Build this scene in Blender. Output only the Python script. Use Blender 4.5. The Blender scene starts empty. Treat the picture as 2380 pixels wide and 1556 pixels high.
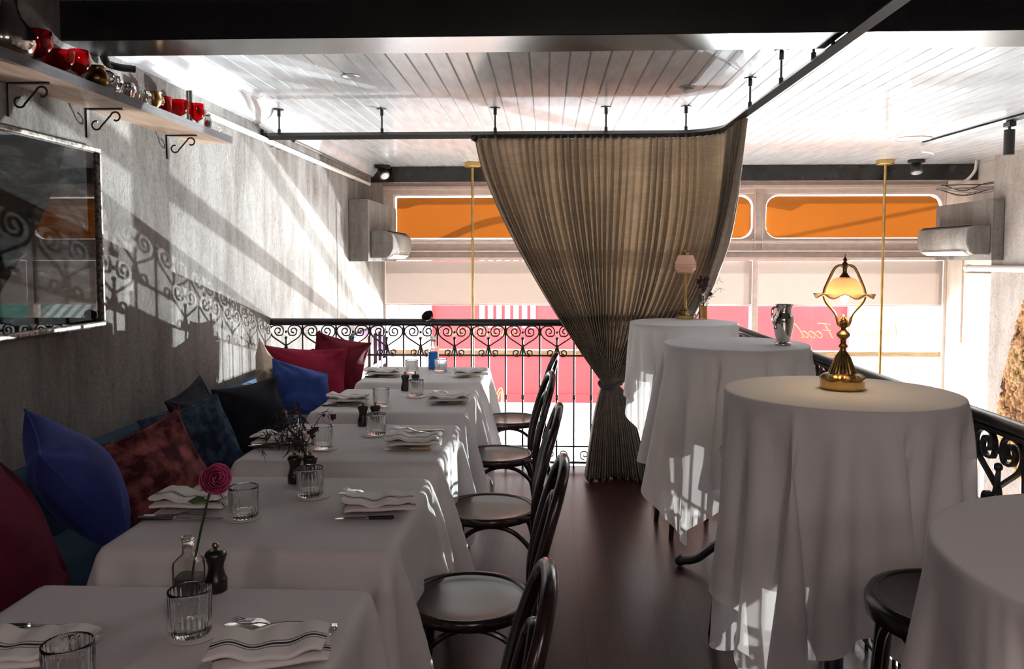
import bpy, math, random
import numpy as np
from mathutils import Vector, Matrix, Euler
sc = bpy.context.scene
C = sc.collection
PI = math.pi
R = math.radians
random.seed(7)

# ------------------------------------------------------------------ camera
F, CXP, HZ, VPX = 1900., 1190., 605., 1270.          # focal (px), centre column, horizon row, vanishing column
YAW = math.atan((VPX - CXP) / F)
PIT = R(3.4)
CYP = HZ + F * math.tan(PIT)
EYE = Vector((0, 0, 1.5))
cam = bpy.data.cameras.new('camera')
cam.sensor_fit = 'HORIZONTAL'; cam.sensor_width = 36.0
cam.lens = 36.0 * F / 2380.
cam.shift_y = -(778. - CYP) / 2380.
cam.clip_start = 0.05
camo = bpy.data.objects.new('camera', cam); C.objects.link(camo)
camo.location = EYE
camo.rotation_euler = (PI / 2 - PIT, 0, YAW)
sc.camera = camo
sc.view_settings.view_transform = 'Standard'
sc.view_settings.look = 'None'
sc.view_settings.exposure = 1.0
sc.view_settings.gamma = 1.0
sc.view_settings.use_curve_mapping = False

# ------------------------------------------------------------------ world, sun, lamps
w = bpy.data.worlds.new('sky'); sc.world = w; w.use_nodes = True
bg = w.node_tree.nodes['Background']
bg.inputs[0].default_value = (0.88, 0.94, 1.0, 1); bg.inputs[1].default_value = 3.0

def lamp(name, kind, loc, aim, energy, color=(1, 1, 1), **kw):
    d = bpy.data.lights.new(name, kind); d.energy = energy; d.color = color
    for k, v in kw.items(): setattr(d, k, v)
    o = bpy.data.objects.new(name, d); C.objects.link(o); o.location = loc
    dv = Vector(aim) - Vector(loc)
    o.rotation_euler = dv.to_track_quat('-Z', 'Y').to_euler()
    return o
SUN = Vector((-0.22, -0.72, -0.66))
lamp('sun', 'SUN', (4, 20, 15), Vector((4, 20, 15)) + SUN, 24.0, (1.0, 0.96, 0.9), angle=R(0.5))
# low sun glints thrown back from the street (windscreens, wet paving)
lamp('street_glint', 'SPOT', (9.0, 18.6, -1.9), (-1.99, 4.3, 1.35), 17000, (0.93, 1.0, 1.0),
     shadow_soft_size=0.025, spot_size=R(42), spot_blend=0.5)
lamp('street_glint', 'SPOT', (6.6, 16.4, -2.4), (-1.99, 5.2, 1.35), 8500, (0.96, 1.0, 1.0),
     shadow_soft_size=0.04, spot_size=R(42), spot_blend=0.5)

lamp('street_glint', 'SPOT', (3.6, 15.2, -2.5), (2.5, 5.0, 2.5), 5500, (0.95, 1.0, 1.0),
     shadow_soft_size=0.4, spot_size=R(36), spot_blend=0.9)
# warm pendant in the rear dining room behind the camera
for x, y in ((0.5, -0.7), (-1.1, -1.9), (0.7, -2.0)):
    lamp('rear_pendant', 'POINT', (x, y, 2.30), (x, y, 0), 17, (1.0, 0.82, 0.78), shadow_soft_size=0.16)

# ------------------------------------------------------------------ pixel -> place helpers
_fw = Vector((-math.sin(YAW) * math.cos(PIT), math.cos(YAW) * math.cos(PIT), -math.sin(PIT)))
_rt = Vector((math.cos(YAW), math.sin(YAW), 0)); _up = _rt.cross(_fw)
def _on(px, py, ax, v):
    d = _fw + _rt * ((px - CXP) / F) - _up * ((py - CYP) / F)
    return EYE + d * ((v - EYE[ax]) / d[ax])
def onx(px, py, v): return _on(px, py, 0, v)
def ony(px, py, v): return _on(px, py, 1, v)
def onz(px, py, v): return _on(px, py, 2, v)

# ------------------------------------------------------------------ mesh helpers
def catmull(pts, n=8, closed=False):
    P = [np.array(p, float) for p in pts]; out = []
    m = len(P)
    for i in range(m if closed else m - 1):
        if closed: p0, p1, p2, p3 = P[i - 1], P[i], P[(i + 1) % m], P[(i + 2) % m]
        else:
            p1, p2 = P[i], P[i + 1]
            p0 = P[i - 1] if i > 0 else 2 * p1 - p2
            p3 = P[i + 2] if i + 2 < m else 2 * p2 - p1
        for k in range(n):
            t = k / n
            out.append(0.5 * (2 * p1 + (p2 - p0) * t + (2 * p0 - 5 * p1 + 4 * p2 - p3) * t * t + (3 * p1 - p0 - 3 * p2 + p3) * t ** 3))
    if not closed: out.append(P[-1])
    return out

class MB:
    def __init__(s): s.v = []; s.f = []
    def add(s, vs, fs):
        b = len(s.v); s.v += [tuple(float(c) for c in p) for p in vs]
        s.f += [tuple(b + i for i in f) for f in fs]
        return s
    def box(s, c, d, rot=None):
        x, y, z = d[0] / 2, d[1] / 2, d[2] / 2
        vs = [Vector(p) for p in ((-x, -y, -z), (x, -y, -z), (x, y, -z), (-x, y, -z), (-x, -y, z), (x, -y, z), (x, y, z), (-x, y, z))]
        if rot is not None:
            m = Euler(rot).to_matrix(); vs = [m @ p for p in vs]
        c = Vector(c)
        return s.add([p + c for p in vs], [(0, 3, 2, 1), (4, 5, 6, 7), (0, 1, 5, 4), (1, 2, 6, 5), (2, 3, 7, 6), (3, 0, 4, 7)])
    def bx(s, x0, x1, y0, y1, z0, z1):
        return s.box(((x0 + x1) / 2, (y0 + y1) / 2, (z0 + z1) / 2), (x1 - x0, y1 - y0, z1 - z0))
    def tube(s, pts, r, n=8, closed=False, cap=True, sq=(1, 1)):
        P = [np.array(p, float) for p in pts]; m = len(P)
        rs = [r] * m if not hasattr(r, '__len__') else r
        T = []
        for i in range(m):
            a = P[i - 1] if (i > 0 or closed) else P[i]
            b = P[(i + 1) % m] if (i < m - 1 or closed) else P[i]
            t = b - a; T.append(t / (np.linalg.norm(t) + 1e-12))
        ref = np.array([0, 0, 1.]) if abs(T[0][2]) < 0.9 else np.array([1., 0, 0])
        N = ref - T[0] * ref.dot(T[0]); N /= np.linalg.norm(N)
        vs = []
        for i in range(m):
            N = N - T[i] * N.dot(T[i]); N /= (np.linalg.norm(N) + 1e-12); B = np.cross(T[i], N)
            for k in range(n):
                a = 2 * PI * k / n
                vs.append(P[i] + rs[i] * (math.cos(a) * N * sq[0] + math.sin(a) * B * sq[1]))
        fs = []
        for i in range(m if closed else m - 1):
            j = (i + 1) % m
            for k in range(n):
                l = (k + 1) % n
                fs.append((i * n + k, i * n + l, j * n + l, j * n + k))
        if cap and not closed:
            fs.append(tuple(range(n - 1, -1, -1))); fs.append(tuple((m - 1) * n + k for k in range(n)))
        return s.add(vs, fs)
    def cyl(s, p0, p1, r0, r1=None, n=16): return s.tube([p0, p1], [r0, r0 if r1 is None else r1], n)
    def ribbon(s, pts, nrm, th, dp):
        P = [Vector(p) for p in pts]; Nn = Vector(nrm); m = len(P); vs = []; fs = []
        for i in range(m):
            t = (P[min(i + 1, m - 1)] - P[max(i - 1, 0)]).normalized(); S = t.cross(Nn)
            for a, b in ((-1, -1), (1, -1), (1, 1), (-1, 1)): vs.append(P[i] + S * a * th / 2 + Nn * b * dp / 2)
        for i in range(m - 1):
            for k in range(4):
                l = (k + 1) % 4; fs.append((i * 4 + k, i * 4 + l, i * 4 + 4 + l, i * 4 + 4 + k))
        fs += [(3, 2, 1, 0), tuple((m - 1) * 4 + k for k in range(4))]
        return s.add(vs, fs)
    def lathe(s, prof, n=32, c=(0, 0, 0), flute=None, sx=1, sy=1):
        vs = []; fs = []; m = len(prof); row = []
        for i, (r, z) in enumerate(prof):
            if r < 1e-6:
                row.append([len(vs)] * n); vs.append((c[0], c[1], c[2] + z)); continue
            row.append(list(range(len(vs), len(vs) + n)))
            for k in range(n):
                a = 2 * PI * k / n
                q = r * (flute(i, a) if flute else 1)
                vs.append((c[0] + q * math.cos(a) * sx, c[1] + q * math.sin(a) * sy, c[2] + z))
        for i in range(m - 1):
            A, B = row[i], row[i + 1]
            for k in range(n):
                l = (k + 1) % n
                f = [A[k]] + ([A[l]] if A[l] != A[k] else []) + [B[l]] + ([B[k]] if B[k] != B[l] else [])
                if len(f) > 2: fs.append(tuple(f))
        if prof[0][0] > 1e-6 and prof[0] != prof[-1]: fs.append(tuple(row[0][::-1]))
        if prof[-1][0] > 1e-6 and prof[0] != prof[-1]: fs.append(tuple(row[-1]))
        q = [(0, prof[0][1])] + list(prof) + [(0, prof[-1][1])]
        if sum(q[i][0] * q[(i + 1) % len(q)][1] - q[(i + 1) % len(q)][0] * q[i][1] for i in range(len(q))) < 0: fs = [f[::-1] for f in fs]
        return s.add(vs, fs)
    def ball(s, c, r, sc3=(1, 1, 1), nu=12, nv=8):
        return s.add(*_ball(c, r, sc3, nu, nv))
    def grid(s, G, wrap=False):
        h, wd = G.shape[:2]; vs = G.reshape(-1, 3); fs = []
        for i in range(h - 1):
            for j in range(wd if wrap else wd - 1):
                l = (j + 1) % wd; fs.append((i * wd + j, i * wd + l, i * wd + wd + l, i * wd + wd + j))
        return s.add(vs, fs)
    def prism(s, poly, ax, a0, a1):
        """polygon (2-D points) extruded along axis ax"""
        def P(p, t):
            q = list(p); q.insert(ax, t); return q
        n = len(poly)
        return s.add([P(p, a0) for p in poly] + [P(p, a1) for p in poly],
                     [tuple(range(n - 1, -1, -1)), tuple(range(n, 2 * n))] + [(i, (i + 1) % n, n + (i + 1) % n, n + i) for i in range(n)])
    def build(s, name, mat, parent=None, loc=None, smooth=True, angle=35, bevel=0, sub=0, solid=0):
        me = bpy.data.meshes.new(name)
        me.from_pydata(s.v, [], s.f); me.validate()
        if smooth:
            me.polygons.foreach_set('use_smooth', [True] * len(me.polygons))
            if angle < 180: me.set_sharp_from_angle(angle=R(angle))
        me.materials.append(mat); me.update()
        o = bpy.data.objects.new(name, me); C.objects.link(o)
        if parent: o.parent = parent
        if loc is not None: o.location = loc
        if solid:
            b = o.modifiers.new('solid', 'SOLIDIFY'); b.thickness = solid; b.offset = 0
        if bevel:
            b = o.modifiers.new('bevel', 'BEVEL'); b.width = bevel; b.segments = 2; b.limit_method = 'ANGLE'; b.angle_limit = R(40)
        if sub:
            b = o.modifiers.new('sub', 'SUBSURF'); b.levels = sub; b.render_levels = sub
        return o

def _ball(c, r, s3, nu, nv):
    vs = []; fs = []
    for i in range(nv + 1):
        p = PI * i / nv
        for k in range(nu):
            a = 2 * PI * k / nu
            vs.append((c[0] + r * s3[0] * math.sin(p) * math.cos(a), c[1] + r * s3[1] * math.sin(p) * math.sin(a), c[2] + r * s3[2] * math.cos(p)))
    for i in range(nv):
        for k in range(nu):
            l = (k + 1) % nu; fs.append((i * nu + k, i * nu + nu + k, i * nu + nu + l, i * nu + l))
    return vs, fs

def tag(o, label, cat, group=None, kind=None):
    if label: o['label'] = label
    if cat: o['category'] = cat
    if group: o['group'] = group
    if kind: o['kind'] = kind
    return o
def thing(name, label, cat, loc=(0, 0, 0), rotz=0, group=None):
    o = bpy.data.objects.new(name, None); C.objects.link(o)
    o.empty_display_size = 0.05
    o.location = loc; o.rotation_euler = (0, 0, rotz)
    return tag(o, label, cat, group)
def struct(o): o['kind'] = 'structure'; return o
def copy_tree(o, parent=None):
    c = o.copy(); C.objects.link(c)
    if parent: c.parent = parent
    for ch in list(o.children): copy_tree(ch, c)
    return c
class Kind:
    """builds the first of a kind, copies it afterwards"""
    def __init__(s, make): s.make = make; s.first = None
    def put(s, label, cat, loc, rot=0, group=None, scale=None):
        if s.first is None: o = s.first = s.make()
        else: o = copy_tree(s.first)
        o.location = loc
        o.rotation_euler = rot if hasattr(rot, '__len__') else (0, 0, rot)
        if scale: o.scale = (scale,) * 3 if not hasattr(scale, '__len__') else scale
        if 'group' in o: del o['group']
        return tag(o, label, cat, group)

# ------------------------------------------------------------------ materials
def mat(name, col, rough=0.5, metal=0.0, spec=0.5, **kw):
    m = bpy.data.materials.new(name); m.use_nodes = True
    b = m.node_tree.nodes['Principled BSDF']
    b.inputs['Base Color'].default_value = (*col, 1); b.inputs['Roughness'].default_value = rough
    b.inputs['Metallic'].default_value = metal; b.inputs['Specular IOR Level'].default_value = spec
    for k, v in kw.items(): b.inputs[k.replace('_', ' ')].default_value = v
    return m
def nd(m, t, **kw):
    n = m.node_tree.nodes.new(t)
    for k, v in kw.items():
        if k in n.inputs: n.inputs[k].default_value = v
        else: setattr(n, k, v)
    return n
def lk(m, a, b): m.node_tree.links.new(a, b)
def pb(m): return m.node_tree.nodes['Principled BSDF']
def coords(m, scale=(1, 1, 1), kind='Object'):
    tc = nd(m, 'ShaderNodeTexCoord'); mp = nd(m, 'ShaderNodeMapping'); mp.inputs['Scale'].default_value = scale
    lk(m, tc.outputs[kind], mp.inputs['Vector']); return mp.outputs['Vector']
def ramp(m, fac, stops):
    r = nd(m, 'ShaderNodeValToRGB'); e = r.color_ramp.elements
    while len(e) < len(stops): e.new(0.5)
    for i, (p, c) in enumerate(stops): e[i].position = p; e[i].color = (*c, 1)
    lk(m, fac, r.inputs['Fac']); return r.outputs['Color']
def noise(m, vec, scale, detail=4, rough=0.55, dist=0):
    n = nd(m, 'ShaderNodeTexNoise'); n.inputs['Scale'].default_value = scale; n.inputs['Detail'].default_value = detail
    n.inputs['Roughness'].default_value = rough; n.inputs['Distortion'].default_value = dist
    lk(m, vec, n.inputs['Vector']); return n.outputs['Fac']
def bump(m, h, strength=0.3, dist=0.01):
    b = nd(m, 'ShaderNodeBump'); b.inputs['Strength'].default_value = strength; b.inputs['Distance'].default_value = dist
    lk(m, h, b.inputs['Height']); lk(m, b.outputs['Normal'], pb(m).inputs['Normal'])
def mixcol(m, fac, a, b):
    x = nd(m, 'ShaderNodeMix'); x.data_type = 'RGBA'
    lk(m, fac, x.inputs[0]); lk(m, a, x.inputs[6]); lk(m, b, x.inputs[7]); return x.outputs[2]
def noisy(name, c0, c1, scale, rough=0.6, sc3=(1, 1, 1), bs=0.0, bscale=None, bd=0.004, lo=0.35, hi=0.65, **kw):
    m = mat(name, c0, rough, **kw); v = coords(m, sc3)
    f = noise(m, v, scale); lk(m, ramp(m, f, [(lo, c0), (hi, c1)]), pb(m).inputs['Base Color'])
    if bs: bump(m, noise(m, v, bscale or scale * 3, 6), bs, bd)
    return m
def sheet(name, col, tcol, t, rough=0.8, sc3=None, c1=None):
    """cloth, blinds, film: diffuse + light passing through"""
    m = mat(name, col, rough, spec=0.2); out = m.node_tree.nodes['Material Output']
    tr = nd(m, 'ShaderNodeBsdfTranslucent'); tr.inputs['Color'].default_value = (*tcol, 1)
    mx = nd(m, 'ShaderNodeMixShader'); mx.inputs[0].default_value = t
    lk(m, pb(m).outputs[0], mx.inputs[1]); lk(m, tr.outputs[0], mx.inputs[2]); lk(m, mx.outputs[0], out.inputs['Surface'])
    if sc3:
        v = coords(m, sc3); f = noise(m, v, 1.0, 5)
        lk(m, ramp(m, f, [(0.3, col), (0.7, c1)]), pb(m).inputs['Base Color'])
    return m
def thin_glass(name, tint=(1, 1, 1), ior=1.45, rough=0.0):
    m = bpy.data.materials.new(name); m.use_nodes = True; nt = m.node_tree
    for n in list(nt.nodes): nt.nodes.remove(n)
    out = nd(m, 'ShaderNodeOutputMaterial'); fr = nd(m, 'ShaderNodeFresnel'); fr.inputs['IOR'].default_value = ior
    tr = nd(m, 'ShaderNodeBsdfTransparent'); tr.inputs[0].default_value = (*tint, 1)
    gl = nd(m, 'ShaderNodeBsdfGlossy'); gl.inputs['Roughness'].default_value = rough
    mx = nd(m, 'ShaderNodeMixShader')
    ge = nd(m, 'ShaderNodeNewGeometry'); iv = nd(m, 'ShaderNodeMath', operation='SUBTRACT'); iv.inputs[0].default_value = 1.0
    mu = nd(m, 'ShaderNodeMath', operation='MULTIPLY'); lk(m, ge.outputs['Backfacing'], iv.inputs[1])
    lk(m, fr.outputs[0], mu.inputs[0]); lk(m, iv.outputs[0], mu.inputs[1])
    lk(m, mu.outputs[0], mx.inputs[0]); lk(m, tr.outputs[0], mx.inputs[1]); lk(m, gl.outputs[0], mx.inputs[2]); lk(m, mx.outputs[0], out.inputs[0])
    return m
def glass(name, col=(1, 1, 1), ior=1.45, rough=0.0):
    return mat(name, col, rough, IOR=ior, Transmission_Weight=1.0)
def emit(name, col, s):
    m = mat(name, col, 0.5); pb(m).inputs['Emission Color'].default_value = (*col, 1); pb(m).inputs['Emission Strength'].default_value = s
    return m

M = {}
def mk_plaster(name, c0, c1, c2, streak=1.0):
    m = mat(name, c1, 0.85, spec=0.25); v = coords(m, (1, 1, 1)); vs = coords(m, (2.2, 2.2, 0.55))
    a = noise(m, v, 1.1, 6, 0.6); b = noise(m, vs, 2.4, 6, 0.65, 0.4)
    ca = ramp(m, a, [(0.3, c0), (0.5, c1), (0.72, c2)]); cb = ramp(m, b, [(0.32, c0), (0.62, c2)])
    k = nd(m, 'ShaderNodeValue'); k.outputs[0].default_value = 0.5 * streak
    mc = mixcol(m, k.outputs[0], ca, cb)
    fine = ramp(m, noise(m, v, 30, 6, 0.75), [(0.30, (0.45, 0.44, 0.43)), (0.50, (1, 1, 1)), (0.75, (1.22, 1.22, 1.22))])
    pits = ramp(m, noise(m, coords(m, (1, 1, 0.6)), 17, 3, 0.5), [(0.26, (0.35, 0.33, 0.32)), (0.33, (1, 1, 1))])
    for q in (fine, pits):
        mm = nd(m, 'ShaderNodeMix'); mm.data_type = 'RGBA'; mm.blend_type = 'MULTIPLY'; mm.inputs[0].default_value = 0.5
        lk(m, mc, mm.inputs[6]); lk(m, q, mm.inputs[7]); mc = mm.outputs[2]
    lk(m, mc, pb(m).inputs['Base Color'])
    h = noise(m, v, 42, 8, 0.7); bump(m, h, 0.9, 0.03)
    return m
M['plaster'] = mk_plaster('plaster', (0.115, 0.095, 0.083), (0.26, 0.24, 0.225), (0.42, 0.405, 0.39))
M['plaster_pale'] = mk_plaster('plaster_pale', (0.34, 0.305, 0.28), (0.46, 0.425, 0.40), (0.58, 0.55, 0.52))
M['faux'] = mk_plaster('faux_stone_paint', (0.14, 0.125, 0.115), (0.25, 0.23, 0.215), (0.40, 0.38, 0.36))
M['ceil'] = noisy('ceiling_paint', (0.40, 0.42, 0.45), (0.50, 0.52, 0.55), 6, 0.17, (3, 0.6, 1), spec=0.75, bs=0.06, bscale=14, bd=0.003)
M['black'] = noisy('black_paint', (0.012, 0.011, 0.012), (0.02, 0.019, 0.02), 5, 0.22, bs=0.05, bscale=18, spec=0.6)
M['dark'] = mat('dark_wall', (0.03, 0.026, 0.026), 0.7)
M['iron'] = mat('black_iron', (0.012, 0.011, 0.012), 0.38, 0.0, 0.6)
M['track'] = mat('black_powder_coat', (0.014, 0.013, 0.014), 0.4)
M['paint'] = noisy('old_white_paint', (0.60, 0.50, 0.46), (0.68, 0.575, 0.53), 14, 0.6, bs=0.25, bscale=40, bd=0.003)
M['wood_bar'] = noisy('weathered_wood', (0.42, 0.30, 0.17), (0.62, 0.45, 0.25), 8, 0.6, (1, 1, 8))
M['pane'] = thin_glass('window_glass')
M['film'] = sheet('orange_film', (0.30, 0.14, 0.04), (0.29, 0.15, 0.05), 0.6, 0.5)
M['blind'] = sheet('blind_fabric', (0.50, 0.43, 0.39), (0.075, 0.060, 0.053), 0.30)
M['cloth'] = sheet('white_linen', (0.76, 0.73, 0.73), (0.75, 0.70, 0.68), 0.22)
M['bent'] = noisy('dark_stained_beech', (0.010, 0.005, 0.004), (0.024, 0.011, 0.009), 9, 0.24, (1, 1, 6), spec=0.42, Coat_Weight=0.2, Coat_Roughness=0.2)
M['brass'] = noisy('aged_brass', (0.50, 0.33, 0.11), (0.66, 0.46, 0.18), 9, 0.28, metal=1.0)
M['brass_dark'] = noisy('dark_bronze', (0.14, 0.085, 0.035), (0.36, 0.22, 0.08), 40, 0.32, metal=1.0)
M['silver'] = noisy('silver_plate', (0.62, 0.56, 0.50), (0.74, 0.69, 0.64), 6, 0.10, metal=1.0)
M['steel'] = mat('polished_steel', (0.72, 0.70, 0.70), 0.16, 1.0)
M['steel_dark'] = mat('dark_steel_handle', (0.10, 0.09, 0.09), 0.3, 0.9)
M['bone'] = mat('bone_handle', (0.55, 0.38, 0.16), 0.35)
M['ebony'] = mat('black_handle', (0.012, 0.012, 0.014), 0.2)
M['glass'] = glass('clear_glass')
M['bottle'] = glass('bottle_glass', (0.93, 0.90, 0.86))
M['water'] = mat('cloudy_water', (0.06, 0.05, 0.046), 0.1, Transmission_Weight=0.55, IOR=1.1)
M['blue_water'] = sheet('blue_water', (0.02, 0.22, 0.5), (0.05, 0.45, 0.85), 0.6, 0.2)
M['amber_water'] = sheet('amber_water', (0.5, 0.3, 0.1), (0.9, 0.55, 0.2), 0.6, 0.2)
M['red_glass'] = glass('ruby_glass', (0.75, 0.004, 0.015))
M['mill'] = noisy('dark_mill_wood', (0.008, 0.006, 0.006), (0.018, 0.012, 0.011), 20, 0.33, (1, 1, 4))
M['copper'] = mat('copper_knob', (0.55, 0.32, 0.20), 0.3, 1.0)
M['china'] = mat('cream_china', (0.68, 0.62, 0.56), 0.25)
M['gold'] = mat('gilt_rim', (0.62, 0.43, 0.16), 0.3, 1.0)
M['paper'] = mat('coaster_card', (0.66, 0.61, 0.59), 0.85)
def mk_napkin():
    m = mat('striped_linen', (0.72, 0.68, 0.66), 0.85, spec=0.2)
    tc = nd(m, 'ShaderNodeTexCoord'); sp = nd(m, 'ShaderNodeSeparateXYZ'); lk(m, tc.outputs['Object'], sp.inputs[0])
    a = nd(m, 'ShaderNodeMapRange'); a.inputs['From Min'].default_value = -0.07; a.inputs['From Max'].default_value = 0.07
    lk(m, sp.outputs['Y'], a.inputs['Value'])
    lin = (0.72, 0.68, 0.66); gr = (0.20, 0.185, 0.19); bk = (0.02, 0.018, 0.022)
    def P(y): return (y + 0.07) / 0.14
    st = [(0, lin)]
    for y0, y1, c in ((-0.030, -0.026, gr), (-0.021, -0.014, bk), (-0.009, -0.005, gr)): st += [(P(y0), c), (P(y1), lin)]
    c = ramp(m, a.outputs[0], st)
    for n in m.node_tree.nodes:
        if n.type == 'VALTORGB': n.color_ramp.interpolation = 'CONSTANT'
    lk(m, c, pb(m).inputs['Base Color'])
    bump(m, noise(m, coords(m, (1, 1, 1)), 260, 2), 0.15, 0.002)
    return m
M['napkin'] = mk_napkin()
def mk_velvet(name, c0, c1, scale=7, sheen=0.6, lo=0.4, hi=0.6):
    m = noisy(name, c0, c1, scale, 0.8, bs=0.12, bscale=30, bd=0.004, lo=lo, hi=hi, spec=0.2)
    pb(m).inputs['Sheen Weight'].default_value = sheen; pb(m).inputs['Sheen Roughness'].default_value = 0.4
    pb(m).inputs['Sheen Tint'].default_value = (*[min(1, c * 2 + 0.05) for c in c1], 1)
    return m
M['teal'] = mk_velvet('teal_velvet', (0.008, 0.028, 0.055), (0.014, 0.044, 0.08))
M['royal'] = mk_velvet('royal_blue_velvet', (0.018, 0.028, 0.15), (0.03, 0.045, 0.21), 4)
M['burgundy'] = mk_velvet('burgundy_velvet', (0.07, 0.002, 0.014), (0.11, 0.004, 0.024))
M['crimson'] = mk_velvet('crimson_velvet', (0.19, 0.006, 0.025), (0.26, 0.010, 0.036))
M['wine'] = mk_velvet('wine_velvet', (0.10, 0.005, 0.016), (0.15, 0.008, 0.022))
M['crushed'] = mk_velvet('crushed_velvet', (0.05, 0.006, 0.012), (0.34, 0.10, 0.095), 13, 0.5, 0.42, 0.68)
M['navy_pat'] = mk_velvet('navy_patterned_velvet', (0.006, 0.012, 0.03), (0.03, 0.055, 0.10), 24, 0.4)
M['black_cotton'] = mk_velvet('black_cotton', (0.006, 0.006, 0.011), (0.012, 0.012, 0.02), 4, 0.2)
M['beige'] = mk_velvet('beige_linen', (0.42, 0.34, 0.25), (0.52, 0.43, 0.33), 5, 0.2)
M['indigo'] = mk_velvet('indigo_velvet', (0.02, 0.045, 0.20), (0.035, 0.075, 0.28), 5)
M['fringe'] = mat('crimson_fringe', (0.10, 0.006, 0.014), 0.8)
M['curtain'] = sheet('taupe_curtain', (0.215, 0.172, 0.135), (0.48, 0.385, 0.295), 0.36, 0.6, (9, 9, 60), (0.35, 0.292, 0.24))
M['rope'] = mat('grey_rope', (0.045, 0.042, 0.05), 0.9, spec=0.1)
def mk_floor():
    m = mat('mahogany_boards', (0.05, 0.02, 0.017), 0.30, spec=0.4)
    v = coords(m, (1, 1, 1)); mp = nd(m, 'ShaderNodeMapping'); mp.inputs['Rotation'].default_value = (0, 0, PI / 2); lk(m, v, mp.inputs['Vector'])
    br = nd(m, 'ShaderNodeTexBrick'); lk(m, mp.outputs[0], br.inputs['Vector'])
    for k, x in (('Scale', 1.0), ('Mortar Size', 0.003), ('Mortar Smooth', 0.1), ('Bias', 0.0), ('Brick Width', 1.7), ('Row Height', 0.155)): br.inputs[k].default_value = x
    br.inputs['Color1'].default_value = (0.036, 0.0125, 0.012, 1); br.inputs['Color2'].default_value = (0.055, 0.019, 0.018, 1); br.inputs['Mortar'].default_value = (0.008, 0.004, 0.004, 1)
    g = noise(m, coords(m, (16, 1.6, 1)), 3.0, 6, 0.65)
    mu = nd(m, 'ShaderNodeMix'); mu.data_type = 'RGBA'; mu.blend_type = 'MULTIPLY'; mu.inputs[0].default_value = 0.7
    lk(m, br.outputs['Color'], mu.inputs[6]); lk(m, ramp(m, g, [(0.3, (0.55, 0.55, 0.55)), (0.7, (1.25, 1.2, 1.2))]), mu.inputs[7])
    lk(m, mu.outputs[2], pb(m).inputs['Base Color']); bump(m, g, 0.12, 0.003)
    return m
M['floor'] = mk_floor()
M['shelf_wood'] = noisy('shelf_pine', (0.38, 0.24, 0.16), (0.52, 0.36, 0.26), 4, 0.45, (10, 1.2, 10))
M['shelf_edge'] = noisy('dark_shelf_edge', (0.05, 0.045, 0.052), (0.09, 0.08, 0.09), 8, 0.6, (10, 1, 10))
M['pipe'] = mat('pale_conduit', (0.60, 0.56, 0.53), 0.45)
M['pipe_dark'] = mat('dark_conduit', (0.10, 0.09, 0.085), 0.4)
M['frame'] = noisy('antique_silver_frame', (0.06, 0.05, 0.042), (0.34, 0.31, 0.27), 60, 0.5, metal=0.7)
M['street'] = noisy('sunlit_paving', (0.66, 0.66, 0.66), (0.78, 0.78, 0.77), 0.6, 0.8)
M['lower_floor'] = noisy('pale_floor', (0.55, 0.48, 0.42), (0.66, 0.60, 0.55), 2, 0.4)
M['red_wall'] = noisy('red_render', (0.60, 0.030, 0.034), (0.68, 0.040, 0.045), 0.6, 0.6)
M['pink_blind'] = mat('pale_pink_slats', (0.62, 0.20, 0.28), 0.6)
M['white_ext'] = mat('white_render', (0.80, 0.79, 0.77), 0.7)
M['grey_ext'] = mat('grey_metal', (0.30, 0.31, 0.33), 0.5)
M['green'] = mat('green_canvas', (0.02, 0.22, 0.15), 0.7)
M['navy_frame'] = mat('navy_joinery', (0.02, 0.03, 0.10), 0.4)
M['amber_panel'] = noisy('amber_panel', (0.45, 0.16, 0.06), (0.62, 0.28, 0.12), 5, 0.4)
def mk_stripe():
    m = mat('striped_canvas', (0.8, 0.8, 0.8), 0.7); v = coords(m, (1, 1, 1)); sp = nd(m, 'ShaderNodeSeparateXYZ'); lk(m, v, sp.inputs[0])
    a = nd(m, 'ShaderNodeMath', operation='MULTIPLY'); a.inputs[1].default_value = 3.0; lk(m, sp.outputs['X'], a.inputs[0])
    f = nd(m, 'ShaderNodeMath', operation='FRACT'); lk(m, a.outputs[0], f.inputs[0])
    r = ramp(m, f.outputs[0], [(0.0, (0.26, 0.42, 0.32)), (0.45, (0.85, 0.85, 0.82))])
    for n in m.node_tree.nodes:
        if n.type == 'VALTORGB': n.color_ramp.interpolation = 'CONSTANT'
    lk(m, r, pb(m).inputs['Base Color']); return m
M['aw_stripe'] = mk_stripe()
M['gilt_letter'] = mat('gold_leaf', (0.55, 0.38, 0.10), 0.35, 0.8)
M['rose'] = noisy('pink_rose_petal', (0.40, 0.04, 0.13), (0.58, 0.11, 0.26), 20, 0.55, spec=0.2)
M['rose_dark'] = mat('dark_rose_petal', (0.025, 0.008, 0.012), 0.6)
M['stem'] = mat('dark_stem', (0.025, 0.032, 0.016), 0.5)
M['leaf'] = mat('green_leaf', (0.05, 0.11, 0.03), 0.5)
M['dry'] = mat('dried_leaf', (0.030, 0.018, 0.015), 0.6)
M['dry_red'] = mat('dried_red_flower', (0.05, 0.006, 0.010), 0.7)
M['pink_glass'] = sheet('pink_frosted_glass', (0.70, 0.50, 0.46), (0.85, 0.62, 0.56), 0.5, 0.15)
M['opal'] = sheet('opal_glass', (0.72, 0.58, 0.44), (0.80, 0.62, 0.44), 0.55, 0.12)
M['bulb'] = emit('lit_bulb', (1.0, 0.85, 0.62), 7.0)
M['bulb_dim'] = emit('dim_bulb', (1.0, 0.70, 0.40), 2.2)
M['lens'] = mat('spot_lens', (0.75, 0.75, 0.78), 0.15, 0.7)
M['brick'] = noisy('whitewashed_brick', (0.62, 0.60, 0.56), (0.76, 0.74, 0.70), 5, 0.8)
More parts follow.
